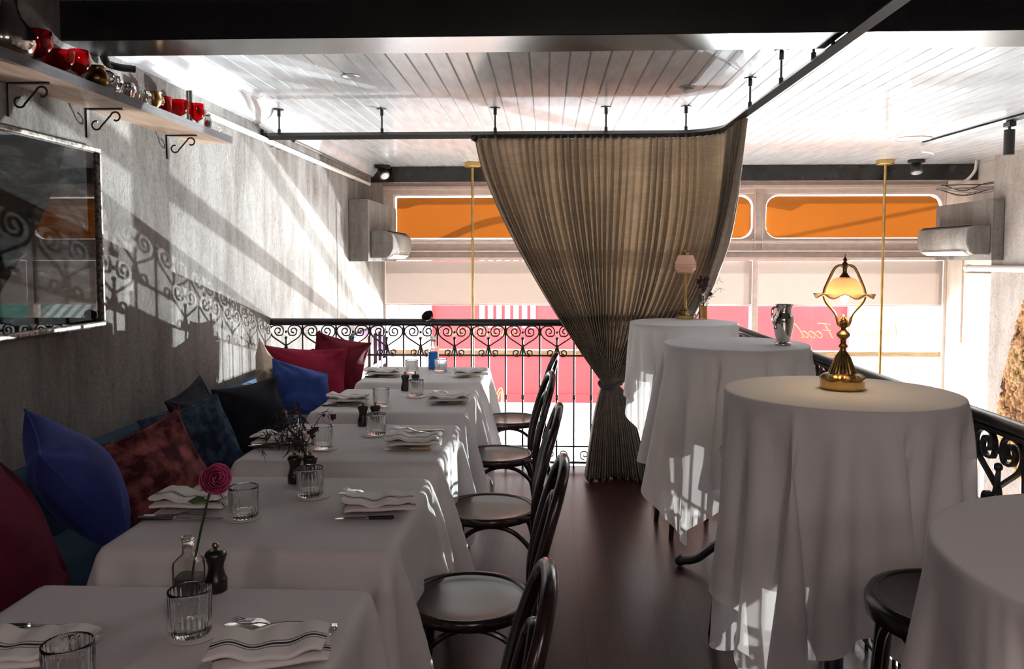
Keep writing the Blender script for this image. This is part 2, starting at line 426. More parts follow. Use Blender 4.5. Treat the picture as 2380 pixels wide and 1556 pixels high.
def brickbump(m):
    tc = nd(m, 'ShaderNodeTexCoord'); sp = nd(m, 'ShaderNodeSeparateXYZ'); cb = nd(m, 'ShaderNodeCombineXYZ')
    lk(m, tc.outputs['Object'], sp.inputs[0]); lk(m, sp.outputs['Y'], cb.inputs['X']); lk(m, sp.outputs['Z'], cb.inputs['Y'])
    br = nd(m, 'ShaderNodeTexBrick'); lk(m, cb.outputs[0], br.inputs['Vector'])
    for k, x in (('Scale', 1.0), ('Mortar Size', 0.008), ('Brick Width', 0.26), ('Row Height', 0.095)): br.inputs[k].default_value = x
    bump(m, br.outputs['Fac'], -0.6, 0.012)
brickbump(M['brick'])
M['cable'] = mat('pale_cable', (0.32, 0.29, 0.27), 0.5)
def mk_art():
    m = mat('dark_painting', (0.01, 0.01, 0.012), 0.8, spec=0.1); v = coords(m, (1, 1.3, 6.5))
    f = noise(m, v, 2.2, 8, 0.7, 1.2)
    lk(m, ramp(m, f, [(0.46, (0.005, 0.004, 0.004)), (0.6, (0.03, 0.03, 0.032)), (0.78, (0.15, 0.18, 0.19))]), pb(m).inputs['Base Color'])
    return m
M['art'] = mk_art()
M['pic_glass'] = thin_glass('picture_glass', (0.9, 0.9, 0.9), 1.42)
def mk_dried():
    m = mat('dried_blooms', (0.4, 0.25, 0.15), 0.9, spec=0.1); v = coords(m)
    f = noise(m, v, 3.4, 4, 0.6)
    c1 = ramp(m, f, [(0.36, (0.10, 0.05, 0.035)), (0.45, (0.50, 0.30, 0.16)), (0.60, (0.62, 0.42, 0.24)), (0.68, (0.20, 0.18, 0.03)), (0.76, (0.05, 0.04, 0.16))])
    lk(m, c1, pb(m).inputs['Base Color']); return m
M['dried'] = mk_dried()

# ================================================================== ROOM SHELL
XL, XR, XB = -2.0, 4.55, 4.76           # left wall, right wall, brick return
YW, YR = 10.0, 5.85                     # window wall, railing
ZC, ZG = 2.56, -2.7                     # ceiling, ground floor
struct(MB().bx(XL, 1.30, -2.6, YR + 0.06, -0.24, 0.0).build('floor', M['floor']))
struct(MB().bx(XL, XB + .2, -2.6, YW, ZG - 0.2, ZG).build('floor_lower', M['lower_floor']))
struct(MB().bx(XL - 0.25, XL, -2.6, YW + 0.2, ZG, 2.75).build('wall_left', M['plaster']))
struct(MB().bx(XR, XR + 0.5, -2.6, 8.58, ZG, 2.75).build('wall_right', M['plaster_pale']))
struct(MB().bx(XB, XB + 0.3, 8.58, YW + 0.2, ZG, 2.75).build('wall_brick', M['brick']))
struct(MB().bx(XL - 0.2, XR + 0.4, -2.8, -2.6, ZG, 2.75).build('wall_rear', M['dark']))
# boarded ceiling with V grooves, running away from the camera
def ceiling():
    mb = MB(); prof = []; x = XL; bw = 0.106; g = 0.006
    prof.append((x, ZC))
    while x + bw < XB:
        prof += [(x + bw - g, ZC), (x + bw, ZC + 0.012), (x + bw + g, ZC)]; x += bw
    prof.append((XB, ZC))
    n = len(prof); vs = []
    for y in (3.30, 9.60): vs += [(p[0], y, p[1]) for p in prof]
    mb.add(vs, [(i, i + 1, n + i + 1, n + i) for i in range(n - 1)])
    mb.bx(XL, XB + 0.2, 3.3, 10.15, 2.60, 2.75)
    return struct(mb.build('ceiling', M['ceil'], angle=10))
ceiling()
struct(MB().bx(XL, XR, -2.6, 3.30, ZC, 2.75).build('ceiling_front', M['dark']))
# the black beam across the room, its underside catches the window
def beam(name, y0, y1, z0, z1, x0=XL, x1=XB, tilt=0.0):
    return struct(MB().add([(x0, y0, z0), (x1, y0 + tilt, z0), (x1, y1 + tilt, z0), (x0, y1, z0), (x0, y0, z1), (x1, y0 + tilt, z1), (x1, y1 + tilt, z1), (x0, y1, z1)],
        [(0, 3, 2, 1), (4, 5, 6, 7), (0, 1, 5, 4), (1, 2, 6, 5), (2, 3, 7, 6), (3, 0, 4, 7)]).build(name, M['black'], bevel=0.004))
beam('trim_1', 3.34, 3.60, 2.40, 2.70)
beam('trim_2', 9.30, 9.42, 2.385, 2.56)
# coving along the left wall
cv = MB()
cv.prism([(XL, 2.44), (XL + 0.03, 2.45), (XL + 0.075, 2.51), (XL + 0.085, ZC), (XL, ZC)], 1, 3.6, 9.3)
struct(cv.build('trim_3', M['ceil'], angle=60))

# ------------------------------------------------------------------ window wall
wb = MB()
wb.bx(XL, XB, YW, YW + 0.15, 2.30, 2.72)
wb.bx(XL, XB, YW, YW + 0.15, 1.50, 1.745)
wb.bx(XL, XL + 0.125, YW, YW + 0.15, 1.745, 2.30)
wb.bx(0.20, 0.32, YW, YW + 0.15, 1.745, 2.30)
wb.bx(2.505, 2.63, YW, YW + 0.15, 1.745, 2.30)
wb.bx(XB - 0.02, XB, YW, YW + 0.15, 1.745, 2.30)
wb.bx(XL, XB, YW - 0.03, YW, 2.36, 2.40)
wb.bx(XL, XB, YW - 0.035, YW, 1.70, 1.735)
wb.bx(XL, XB, YW - 0.05, YW, 1.60, 1.62)
wb.bx(XL, XB, YW - 0.06, YW, 1.50, 1.535)
wb.bx(2.50, 2.512, YW - 0.03, YW, 1.6, 2.36); wb.bx(2.59, 2.60, YW - 0.03, YW, 1.6, 2.36)
wb.bx(XL, XB, YW, YW + 0.15, ZG, -1.7)
struct(wb.build('wall_back', M['paint'], bevel=0.004))
bar = MB(); bar.bx(XL, 2.48, YW - 0.02, YW + 0.1, 0.335, 0.395); bar.bx(2.55, XB, YW - 0.02, YW + 0.1, 0.335, 0.395)
struct(bar.build('trim_4', M['wood_bar'], bevel=0.005))
mu = MB(); mu.bx(2.48, 2.55, YW - 0.03, YW + 0.12, -1.7, 1.5); mu.bx(XB - 0.03, XB, YW - 0.06, YW + 0.12, -1.7, 1.5); mu.bx(XL, XL + 0.03, YW - 0.03, YW + 0.12, -1.7, 1.5)
struct(mu.build('trim_5', M['paint'], bevel=0.004))

def rrect(x0, x1, z0, z1, r, n=10):
    out = []
    for cx, cz, a0 in ((x1 - r, z1 - r, 0), (x0 + r, z1 - r, 90), (x0 + r, z0 + r, 180), (x1 - r, z0 + r, 270)):
        for k in range(n + 1):
            a = R(a0 + 90 * k / n); out.append((cx + r * math.cos(a), cz + r * math.sin(a)))
    return out
def upper_window(n, x0, x1, rl, jag):
    z0, z1 = 1.745, 2.30
    e = thing(f'window_{n}', None, None, (0, 0, 0)); struct(e)
    # frame: from the straight opening in to a rounded one
    inn = rrect(x0 + 0.012, x1 - 0.012, z0 + 0.015, z1 - 0.012, rl)
    out = []
    cx, cz = (x0 + x1) / 2, (z0 + z1) / 2
    for (x, z) in inn:
        dx, dz = x - cx, z - cz
        if abs(dx) * (z1 - z0) > abs(dz) * (x1 - x0):
            t = (x1 - x0) / 2 / abs(dx)
        else: t = (z1 - z0) / 2 / abs(dz)
        out.append((cx + dx * t, cz + dz * t))
    m = len(inn); mb = MB(); vs = []
    for y in (YW + 0.03, YW + 0.07):
        vs += [(p[0], y, p[1]) for p in inn]; vs += [(p[0], y, p[1]) for p in out]
    fs = []
    for i in range(m):
        j = (i + 1) % m
        fs += [(i, j, m + j, m + i), (2 * m + i, 3 * m + i, 3 * m + j, 2 * m + j), (i, 2 * m + i, 2 * m + j, j)]
    mb.add(vs, fs); mb.build('window_frame', M['paint'], e)
    MB().bx(x0, x1, YW + 0.085, YW + 0.09, z0, z1).build('pane', M['pane'], e)
    fl = rrect(x0 + 0.028, x1 - 0.028, z0 + 0.026, z1 - 0.03, max(rl - 0.012, 0.01))
    fl = [(x + random.uniform(-.003, .003), z + random.uniform(-.003, .003)) for x, z in fl]
    MB().prism([(p[0], p[1]) for p in fl], 1, YW + 0.078, YW + 0.080).build('orange_film', M['film'], e)
upper_window(1, -1.875, 0.20, 0.03, 0)
upper_window(2, 0.32, 2.505, 0.15, 0)
upper_window(3, 2.63, XB - 0.02, 0.15, 0)

def strokes(letters, size):
    """thin script strokes in a 2-D letter box; returns list of point lists and the width"""
    G = {
     'W': [[(0, 1), (.18, .02), (.42, .7), (.55, .02), (.95, 1.02)]],
     'i': [[(0, .1), (.1, .48), (.12, .05), (.25, .08)], [(.16, .62), (.18, .64)]],
     'n': [[(0, 0), (.08, .45)], [(.05, .25), (.2, .48), (.28, .35), (.27, .05), (.4, .06)]],
     'e': [[(.02, .22), (.2, .3), (.24, .45), (.1, .48), (.0, .25), (.1, .02), (.3, .1)]],
     '&': [[(.55, .1), (.15, .75), (.3, .98), (.4, .8), (.08, .35), (.1, .05), (.35, .05), (.55, .4)]],
     'F': [[(.3, 1), (.2, .5), (.1, 0)], [(.02, .92), (.3, 1.0), (.7, 1.02)], [(.1, .52), (.5, .55)]],
     'o': [[(.15, .48), (.0, .25), (.12, .02), (.3, .2), (.28, .42), (.15, .48)]],
     'd': [[(.28, .42), (.15, .48), (.0, .25), (.12, .02), (.28, .25)], [(.28, .25), (.42, .75), (.62, 1.05), (.85, 1.1)], [(.28, .2), (.33, .03), (.42, .06)]],
     'l': [[(0, .05), (.2, .9), (.12, 1.0), (.1, .3), (.16, .02)]], 'c': [[(.25, .4), (.1, .48), (0, .2), (.12, .02), (.28, .1)]],
    }
    wd = {'W': 1.0, 'i': .26, 'n': .44, 'e': .34, '&': .75, 'F': .62, 'o': .38, 'd': .62, ' ': .35, 'l': .22, 'c': .3}
    x = 0; out = []
    for ch in letters:
        for st in G.get(ch, []): out.append([((x + p[0] + 0.25 * p[1]) * size, p[1] * size) for p in st])
        x += wd[ch]
    return out, x * size
def lower_window(n, x0, x1, z0, z1):
    e = struct(thing(f'window_{n}', None, None))
    MB().bx(x0, x1, YW + 0.04, YW + 0.046, z0, z1).build('pane', M['pane'], e)
    return e
w4 = lower_window(4, XL + 0.03, 2.48, 0.395, 1.5)
w5 = lower_window(5, 2.55, XB - 0.03, 0.395, 1.5)
w6 = lower_window(6, XL + 0.03, 2.48, -1.7, 0.335)
w7 = lower_window(7, 2.55, XB - 0.03, -1.7, 0.335)
# gilt lettering on the glass, reads from the street so it is mirrored from inside
sts, wdt = strokes('Wine & Food', 0.185)
lm = MB(); k = 1.22 / wdt
for st in sts:
    pts = catmull([(4.27 - p[0] * k, YW + 0.032, 0.555 + p[1] * 0.95) for p in st], 6)
    lm.tube(pts, 0.0042, 5)
lm.build('gold_lettering', M['gilt_letter'], w5)
lm = MB(); rr = random.Random(3)
for i in range(9):                                  # the other gilt line, too small and flared to read
    x = -1.20 + i * 0.094; h = rr.uniform(0.06, 0.16)
    pts = catmull([(x, YW + 0.032, 0.57), (x + 0.035, YW + 0.032, 0.57 + h), (x + 0.07, YW + 0.032, 0.60), (x + 0.05, YW + 0.032, 0.565), (x + 0.10, YW + 0.032, 0.59)], 6)
    lm.tube(pts, 0.0032, 5)
lm.build('gold_lettering', M['gilt_letter'], w4)

for nm, x0, x1 in (('left', XL + 0.03, 2.475), ('right', 2.555, XB - 0.035)):
    b = thing('roller_blind', {'left': 'wide cream roller blind half drawn over the left street window, partly behind the curtain',
                               'right': 'cream roller blind half drawn over the right street window behind the brass lamp'}[nm], 'blind', ((x0 + x1) / 2, YW - 0.03, 1.5), 0, 'cream roller blinds')
    h = (x1 - x0) / 2
    G = np.zeros((12, 40, 3))
    for i in range(12):
        for j in range(40):
            u = j / 39 * 2 - 1; v = i / 11
            G[i, j] = (u * h, 0.006 * math.sin(u * 7) * v, -0.01 - v * 0.525)
    MB().grid(G).build('fabric', M['blind'], b)
    MB().cyl((-h, 0.0, -0.545), (h, 0.0, -0.545), 0.008).build('bottom_bar', M['paint'], b)

# navy framed window on the left wall beyond the railing
e = struct(thing('window_8', None, None, (XL, 0, 0)))
f = MB()
for y in (8.25, 9.05, 9.35, 9.6, 9.88): f.bx(0, 0.05, y - 0.04, y + 0.04, -1.6, 0.72)
for z in (0.70, 0.28, -0.4, -1.2): f.bx(0, 0.045, 8.21, 9.92, z - 0.035, z + 0.035)
f.build('window_frame', M['navy_frame'], e, bevel=0.004)
MB().bx(0.0, 0.015, 8.25, 9.88, -1.6, 0.7).build('pane', M['amber_panel'], e)

# panelling on the right wall at street level
pn = MB()
for y in (5.6, 6.7, 7.8):
    for a0, a1, z0, z1 in ((y, y + 0.9, -0.42, -0.38), (y, y + 0.9, -2.3, -2.26), (y, y + 0.04, -2.3, -0.38), (y + 0.86, y + 0.9, -2.3, -0.38)):
        pn.bx(XR - 0.025, XR, a0, a1, z0, z1)
pn.bx(XR - 0.04, XR, 4.0, 8.58, -0.22, -0.16)
struct(pn.build('trim_6', M['white_ext'], bevel=0.004))
st = MB(); st.bx(XB - 0.02, XB, 9.55, 9.72, 0.55, 1.5)
st.bx(XB - 0.03, XB, 8.6, 9.5, 1.33, 1.36)
struct(st.build('trim_7', M['paint'], bevel=0.003))

# ================================================================== STREET
struct(MB().bx(-40, 60, YW + 0.2, 60, ZG - 0.3, ZG).build('floor_street', M['street']))
rb = thing('red_building', 'red painted building with pale slatted shutters across the sunlit street', 'building', (2.75, 24, ZG))
MB().bx(-6.15, 6.25, 0, 3, 0, 4.7).build('wall', M['red_wall'], rb)
for i in range(7): MB().bx(-4.72 + i * 0.25, -4.56 + i * 0.25, -0.07, 0, 2.2, 4.6).build('shutter_slat', M['pink_blind'], rb)
MB().bx(-6.15, 6.25, -0.06, 0, 0.0, 0.25).build('plinth', M['red_wall'], rb)
MB().bx(-6.15, 6.25, -0.05, 0, 1.35, 1.40).build('ledge', M['red_wall'], rb)
MB().bx(5.95, 6.25, -0.2, 0, 0, 4.7).build('pillar', M['grey_ext'], rb)
MB().bx(-6.25, -6.12, -0.25, 0, 0, 4.7).build('drainpipe', M['grey_ext'], rb)
wbld = thing('white_building', 'white building left of the red one, seen past the railing', 'building', (-12, 25, ZG))
MB().bx(-9, 8.3, 0, 3, 0, 9).build('wall', M['white_ext'], wbld)
q = MB()
for x in (6.9,): q.bx(x, x + 0.6, -0.3, 0, 2.6, 3.1)
q.build('vent_box', M['grey_ext'], wbld)
q = MB(); q.bx(-9, 8.3, -0.1, 0, 1.2, 1.26); q.build('ledge', M['grey_ext'], wbld)
wr = thing('white_building', 'white building under the awnings at the right end of the street', 'building', (13, 25.5, ZG))
MB().bx(-3.8, 14, 0, 3, 0, 9).build('wall', M['white_ext'], wr)
for x in (-1.8, 0.5, 2.8): MB().bx(x, x + 1.3, -0.03, 0.05, 0.1, 1.5).build('shopfront', M['grey_ext'], wr)
def awning(name, label, m, x0, x1, y, zt, zb, scal):
    e = thing(name, label, 'awning', ((x0 + x1) / 2, y, zt)); h = (x1 - x0) / 2
    MB().add([(-h, 0, 0), (h, 0, 0), (h, -1.4, zb - zt), (-h, -1.4, zb - zt)], [(0, 3, 2, 1)]).build('canopy', m, e, solid=0.02)
    poly = [(-h, 0.0)]
    n = scal * 8
    for i in range(n + 1):
        u = i / n; poly.append((-h + 2 * h * u, -0.22 - 0.14 * abs(math.sin(u * PI * scal))))
    poly.append((h, 0.0))
    MB().prism([(p[0], p[1] + zb - zt) for p in poly], 1, -1.42, -1.40).build('valance', m, e)
awning('striped_awning', 'green and white striped shop awning across the street', M['aw_stripe'], 9.9, 11.5, 25.4, 0.4, -0.35, 6)
awning('green_awning', 'plain green scalloped shop awning at the right end of the window', M['green'], 11.7, 14.2, 25.4, 0.2, -0.15, 3)
def cafe_chair(x, y, rz, label):
    e = thing('cafe_chair', label, 'chair', (x, y, ZG), rz, 'wire cafe chairs on the pavement')
    m = M['gold']
    MB().tube(catmull([(0.16, -.2, 0), (0.17, -.2, .45), (0.22, -.19, .8), (0.25, 0, 1.0), (.22, .19, .8), (.17, .2, .45), (.16, .2, 0)], 8), 0.016, 6).build('back_hoop', m, e)
    MB().tube(catmull([(0.17, -.1, .45), (0.22, -.09, .75), (0.24, 0, .9), (.22, .09, .75), (.17, .1, .45)], 8), 0.012, 6).build('inner_hoop', m, e)
    MB().lathe([(0, .45), (.2, .45), (.2, .42), (0, .42)], 20).build('seat', m, e)
    for s in (-1, 1): MB().cyl((-.15, .15 * s, .43), (-.18, .17 * s, 0), .014).build('leg', m, e)
cafe_chair(-1.35, 20.2, 0.5, 'pale wire cafe chair outside by the red wall, behind the farthest table')
cafe_chair(-2.1, 20.9, -2.2, 'pale wire cafe chair outside, farther left against the red wall')

# fascia, bracket and wire outside the upper windows: they throw the shadows on the orange film
aw = thing('shop_canopy', 'ragged edged shop canopy outside above the upper windows', 'canopy', (1.4, 10.9, 2.98))
rr = random.Random(5); poly = [(-3.6, 0.9)]; x = -3.6
while x < 3.6:
    poly += [(x, -0.02 + rr.choice((0, 0, -0.03, -0.09, -0.05))), (x + 0.16, -0.02 + rr.choice((0, -0.02)))]; x += rr.uniform(0.2, 0.9)
poly.append((3.6, 0.9))
MB().prism(poly, 1, 0, 0.03).build('valance', M['grey_ext'], aw)
MB().bx(-3.6, 3.6, -0.75, 0.03, 0.88, 0.92).build('roof_board', M['grey_ext'], aw)
MB().tube(catmull([(-1.6, 0.1, -0.12), (-2.0, 0.1, -0.22), (-2.5, 0.1, -0.44)], 6), 0.035, 8).build('bracket', M['grey_ext'], aw)
tag(MB().tube([(1.5, 12.4, 3.48), (6.8, 11.7, 3.95)], 0.018, 8).build('overhead_wire', M['grey_ext']), 'thin wire strung outside, its shadow crosses the right orange pane', 'wire')

# ================================================================== BALUSTRADES
def scroll_unit(W, depth, O, ux):
    """heart scroll of width W; O = point at the handrail's underside, ux = run direction; returns hearts, spindle"""
    ux = Vector(ux); nz = Vector((-ux.y, ux.x, 0))
    def P(x, z): return O + ux * x + Vector((0, 0, z))
    hs = []
    for s in (-1, 1):
        pts = []
        # from the heart's point up and round, ending in a spiral
        base = [(0.004, -0.150), (0.045, -0.122), (0.095, -0.088), (0.115, -0.055), (0.110, -0.022), (0.085, -0.005), (0.058, -0.003)]
        pts += [(p[0] * W / 0.246, p[1]) for p in base]
        cx, cz = 0.056 * W / 0.246, -0.045
        for k in range(1, 22):
            a = PI / 2 + k * (2 * PI * 1.55) / 21; r = 0.042 * (1 - k / 21) + 0.011 * (k / 21)
            if k <= 5: r = 0.043
            pts.append((cx + r * math.cos(a) * 0.9 * W / 0.246, cz + r * math.sin(a)))
        hs.append([P(s * x, z) for x, z in catmull(pts, 2)])
        pts = [(0.004, -0.150)]
        cx, cz = 0.046 * W / 0.246, -0.196
        pts.append((0.012, -0.178))
        for k in range(0, 16):
            a = PI + k * (2 * PI * 1.3) / 15; r = 0.030 * (1 - k / 15) + 0.009 * (k / 15)
            pts.append((cx + r * math.cos(a) * W / 0.246, cz + r * math.sin(a)))
        hs.append([P(s * x, z) for x, z in catmull(pts, 2)])
    mb = MB()
    for h in hs: mb.ribbon(h, nz, 0.0088, depth)
    mb.ball(P(0, -0.050), 0.010, nu=8, nv=6)
    return mb
def balustrade(label, O, ux, n, W, x_off, length):
    e = thing('balustrade', label, 'railing', (0, 0, 0), 0, 'black iron balustrades round the mezzanine')
    ux = Vector(ux); O = Vector(O); up = Vector((0, 0, 1)); perp = Vector((-ux.y, ux.x, 0))
    zt = 1.078; zu = 1.045; zl = 0.815
    def box_run(z0, z1, wd):
        a = O; b = O + ux * length; mb = MB()
        vs = []
        for p in (a, b):
            for dx, z in ((-wd / 2, z0), (wd / 2, z0), (wd / 2, z1), (-wd / 2, z1)): vs.append(p + perp * dx + up * z)
        mb.add(vs, [(0, 1, 2, 3), (7, 6, 5, 4), (0, 4, 5, 1), (1, 5, 6, 2), (2, 6, 7, 3), (3, 7, 4, 0)])
        return mb
    a = O + up * 1.058; b = O + ux * length + up * 1.058
    MB().tube([a, b], 0.020, 14).build('handrail', M['iron'], e)
    box_run(1.028, 1.040, 0.03).build('top_bar', M['iron'], e)
    box_run(0.808, 0.820, 0.018).build('middle_bar', M['iron'], e)
    box_run(0.03, 0.045, 0.02).build('bottom_bar', M['iron'], e)
    box_run(0.150, 0.160, 0.014).build('lower_bar', M['iron'], e)
    for i in range(n + 1):
        x = x_off + i * W
        if x < 0.01 or x > length - 0.005: continue
        p = O + ux * x; m = MB()
        m.tube([p + up * 0.0, p + up * 1.035], 0.0075, 8)
        m.lathe([(.0075, -.02), (.013, -.008), (.009, 0), (.013, .008), (.0075, .02)], 8, p + up * 0.51)
        m.ball(p + up * 0.985, 0.012, nu=8, nv=6)
        m.build('baluster', M['iron'], e)
    for i in range(n + 1):
        x = x_off + (i + 0.5) * W
        if x < 0.05 or x > length - 0.05: continue
        p = O + ux * x; m = MB()
        m.tube([p + up * 0.0, p + up * 0.93], 0.0075, 8)
        m.ball(p + up * 0.935, 0.0125, nu=8, nv=6)
        m.lathe([(.0075, -.02), (.013, -.008), (.009, 0), (.013, .008), (.0075, .02)], 8, p + up * 0.51)
        m.build('spindle', M['iron'], e)
        if x < W * 0.42 or x > length - W * 0.45: continue
        scroll_unit(W, 0.014, p + up * 1.030, ux).build('scroll', M['iron'], e)
        for s in (-1, 1):
            m = MB(); pts = []
            for k in range(18):
                a2 = -PI / 2 + k * (2 * PI * 1.2) / 17; r = 0.038 * (1 - k / 17) + 0.010 * (k / 17)
                pts.append(p + ux * s * (0.045 + r * math.cos(a2)) + up * (0.095 + r * math.sin(a2)))
            m.ribbon(pts, perp, 0.008, 0.012)
            m.build('foot_scroll', M['iron'], e)
    return e
W0 = 0.246
balustrade('long black wrought iron heart scroll balustrade across the far edge of the dining floor',
           (XL, YR, 0), (1, 0, 0), 14, W0, 0.232 - W0, 1.235 - XL)
balustrade('black wrought iron heart scroll balustrade running beside the tall round tables',
           (1.235, 0.6, 0), (0, 1, 0), 21, W0, 0.06, YR - 0.6)

# ================================================================== BANQUETTE AND LEFT TABLES
bq = thing('banquette', 'long low teal velvet banquette along the rough plaster wall', 'bench', (XL, 0, 0))
BY0, BY1 = 0.6, 5.76
def soft_box(x0, x1, y0, y1, z0, z1, r=0.035):
    mb = MB(); mb.bx(x0, x1, y0, y1, z0, z1); return mb
soft_box(0.12, 0.66, BY0, BY1, 0.33, 0.46).build('seat', M['teal'], bq, bevel=0.04)
soft_box(0.005, 0.13, BY0, BY1, 0.30, 0.725).build('backrest', M['teal'], bq, bevel=0.035)
soft_box(0.02, 0.58, BY0, BY1, 0.0, 0.33).build('plinth', M['dark'], bq)

TY = [(1.085, 1.805), (2.037, 2.75), (2.955, 3.66), (3.93, 4.667), (4.93, 5.668)]
TX = (-1.165, -0.395)
TOP = 0.755
ORD = ['nearest', 'second nearest', 'middle', 'fourth', 'farthest']
TN = ['the nearest table', 'the second table from the camera', 'the third table from the camera', 'the fourth table from the camera', 'the farthest table by the railing']

def pbd(Pos, fixed, cons, steps, collide, iters=8, damp=0.985, g=9.8, dt=1 / 60, pull=0):
    Prev = Pos.copy(); free = (~fixed)[..., None].astype(float)
    for s in range(steps):
        vel = (Pos - Prev) * damp; Prev = Pos.copy()
        Pos = Pos + vel * free; Pos[..., 2] -= g * dt * dt * free[..., 0]
        if pull: Pos[..., :2] -= Pos[..., :2] * (pull * dt * dt) * free
        for it in range(iters):
            for sl_a, sl_b, L, stiff in cons:
                A = Pos[sl_a]; B = Pos[sl_b]; d = B - A; l = np.sqrt((d * d).sum(-1, keepdims=True)) + 1e-9
                fa = free[sl_a]; fb = free[sl_b]; wsum = fa + fb; wsum = np.where(wsum == 0, 1, wsum)
                corr = d * ((l - L[..., None]) / l) * stiff
                Pos[sl_a] += corr * fa / wsum; Pos[sl_b] -= corr * fb / wsum
            collide(Pos, free)
    return Pos

def cloth_rect(hx, hy, over, seed, sag_seat=None):
    """square cloth over a rectangular top: the part on the table lies flat, the overhang is let fall"""
    cell = 0.03; rg = np.random.RandomState(seed)
    def axis(h):
        n = max(2, int(round(2 * h / cell))); inner = np.linspace(-h, h, n + 1)
        k = int(round(over / cell)); o = np.linspace(0, over, k + 1)[1:]
        return np.concatenate([-h - o[::-1], inner, h + o])
    xs, ys = axis(hx), axis(hy); X, Y = np.meshgrid(xs, ys, indexing='ij')
    Flat = np.stack([X, Y, np.zeros_like(X)], -1)
    fixed = (np.abs(X) <= hx + 1e-6) & (np.abs(Y) <= hy + 1e-6)
    Pos = Flat.copy(); Pos[..., :2] += rg.normal(0, 0.0015, Pos[..., :2].shape) * (~fixed)[..., None]
    ox = np.maximum(np.abs(X) - hx, 0); oy = np.maximum(np.abs(Y) - hy, 0)
    Pos[..., 2] -= 0.35 * np.sqrt(ox ** 2 + oy ** 2)
    S = slice; cons = []
    def grp(da, db, stiff):
        (i, j) = da; n0, n1 = X.shape
        a = [S(0, n0 - i) if i >= 0 else None, S(0, n1 - j) if j >= 0 else S(-j, n1)]
        for par in (0, 1):
            for par2 in ((0, 1) if (i and j) else (0,)):
                if i and j:
                    sa = (S(par, n0 - i, 2), S(0, n1 - j) if j > 0 else S(-j, n1)); sb = (S(par + i, n0, 2), S(j, n1) if j > 0 else S(0, n1 + j))
                    if par2: continue
                elif i:
                    st = 2 * i
                    for q in range(i):
                        sa = (S(par * i + q, n0 - i, st), S(None)); sb = (S(par * i + q + i, n0, st), S(None)); put(sa, sb, stiff)
                    continue
                else:
                    st = 2 * j
                    for q in range(j):
                        sa = (S(None), S(par * j + q, n1 - j, st)); sb = (S(None), S(par * j + q + j, n1, st)); put(sa, sb, stiff)
                    continue
                put(sa, sb, stiff)
    def put(sa, sb, stiff):
        A, B = Flat[sa], Flat[sb]; m = min(A.shape[0], B.shape[0]); k = min(A.shape[1], B.shape[1])
        def cut(s, n):
            return s
        if A.shape != B.shape: return
        cons.append((sa, sb, np.linalg.norm(B - A, axis=-1), stiff))
    grp((1, 0), None, 1.0); grp((0, 1), None, 1.0); grp((1, 1), None, 0.5); grp((1, -1), None, 0.5); grp((2, 0), None, 0.12); grp((0, 2), None, 0.12)
    def collide(P, free):
        x, y, z = P[..., 0], P[..., 1], P[..., 2]
        dx = hx - np.abs(x); dy = hy - np.abs(y); ins = (dx > 0) & (dy > 0) & (free[..., 0] > 0)
        px = ins & (dx < dy); py = ins & ~px
        P[..., 0] = np.where(px, np.sign(x) * hx, x); P[..., 1] = np.where(py, np.sign(y) * hy, y)
        if sag_seat:
            cx, cy, r = sag_seat; d = np.sqrt((x - cx) ** 2 + (y - cy) ** 2) + 1e-9
            m = (d < r) & (z < -0.26) & (z > -0.36) & (free[..., 0] > 0)
            P[..., 0] = np.where(m, cx + (x - cx) / d * r, P[..., 0]); P[..., 1] = np.where(m, cy + (y - cy) / d * r, P[..., 1])
    P = pbd(Pos, fixed, cons, 170, collide)
    # pressed creases across the middle of the cloth
    on = fixed
    P[..., 2] += 0.0022 * np.exp(-((X + 0.02) / 0.012) ** 2) * on + 0.0022 * np.exp(-((Y + 0.03) / 0.012) ** 2) * on
    return P

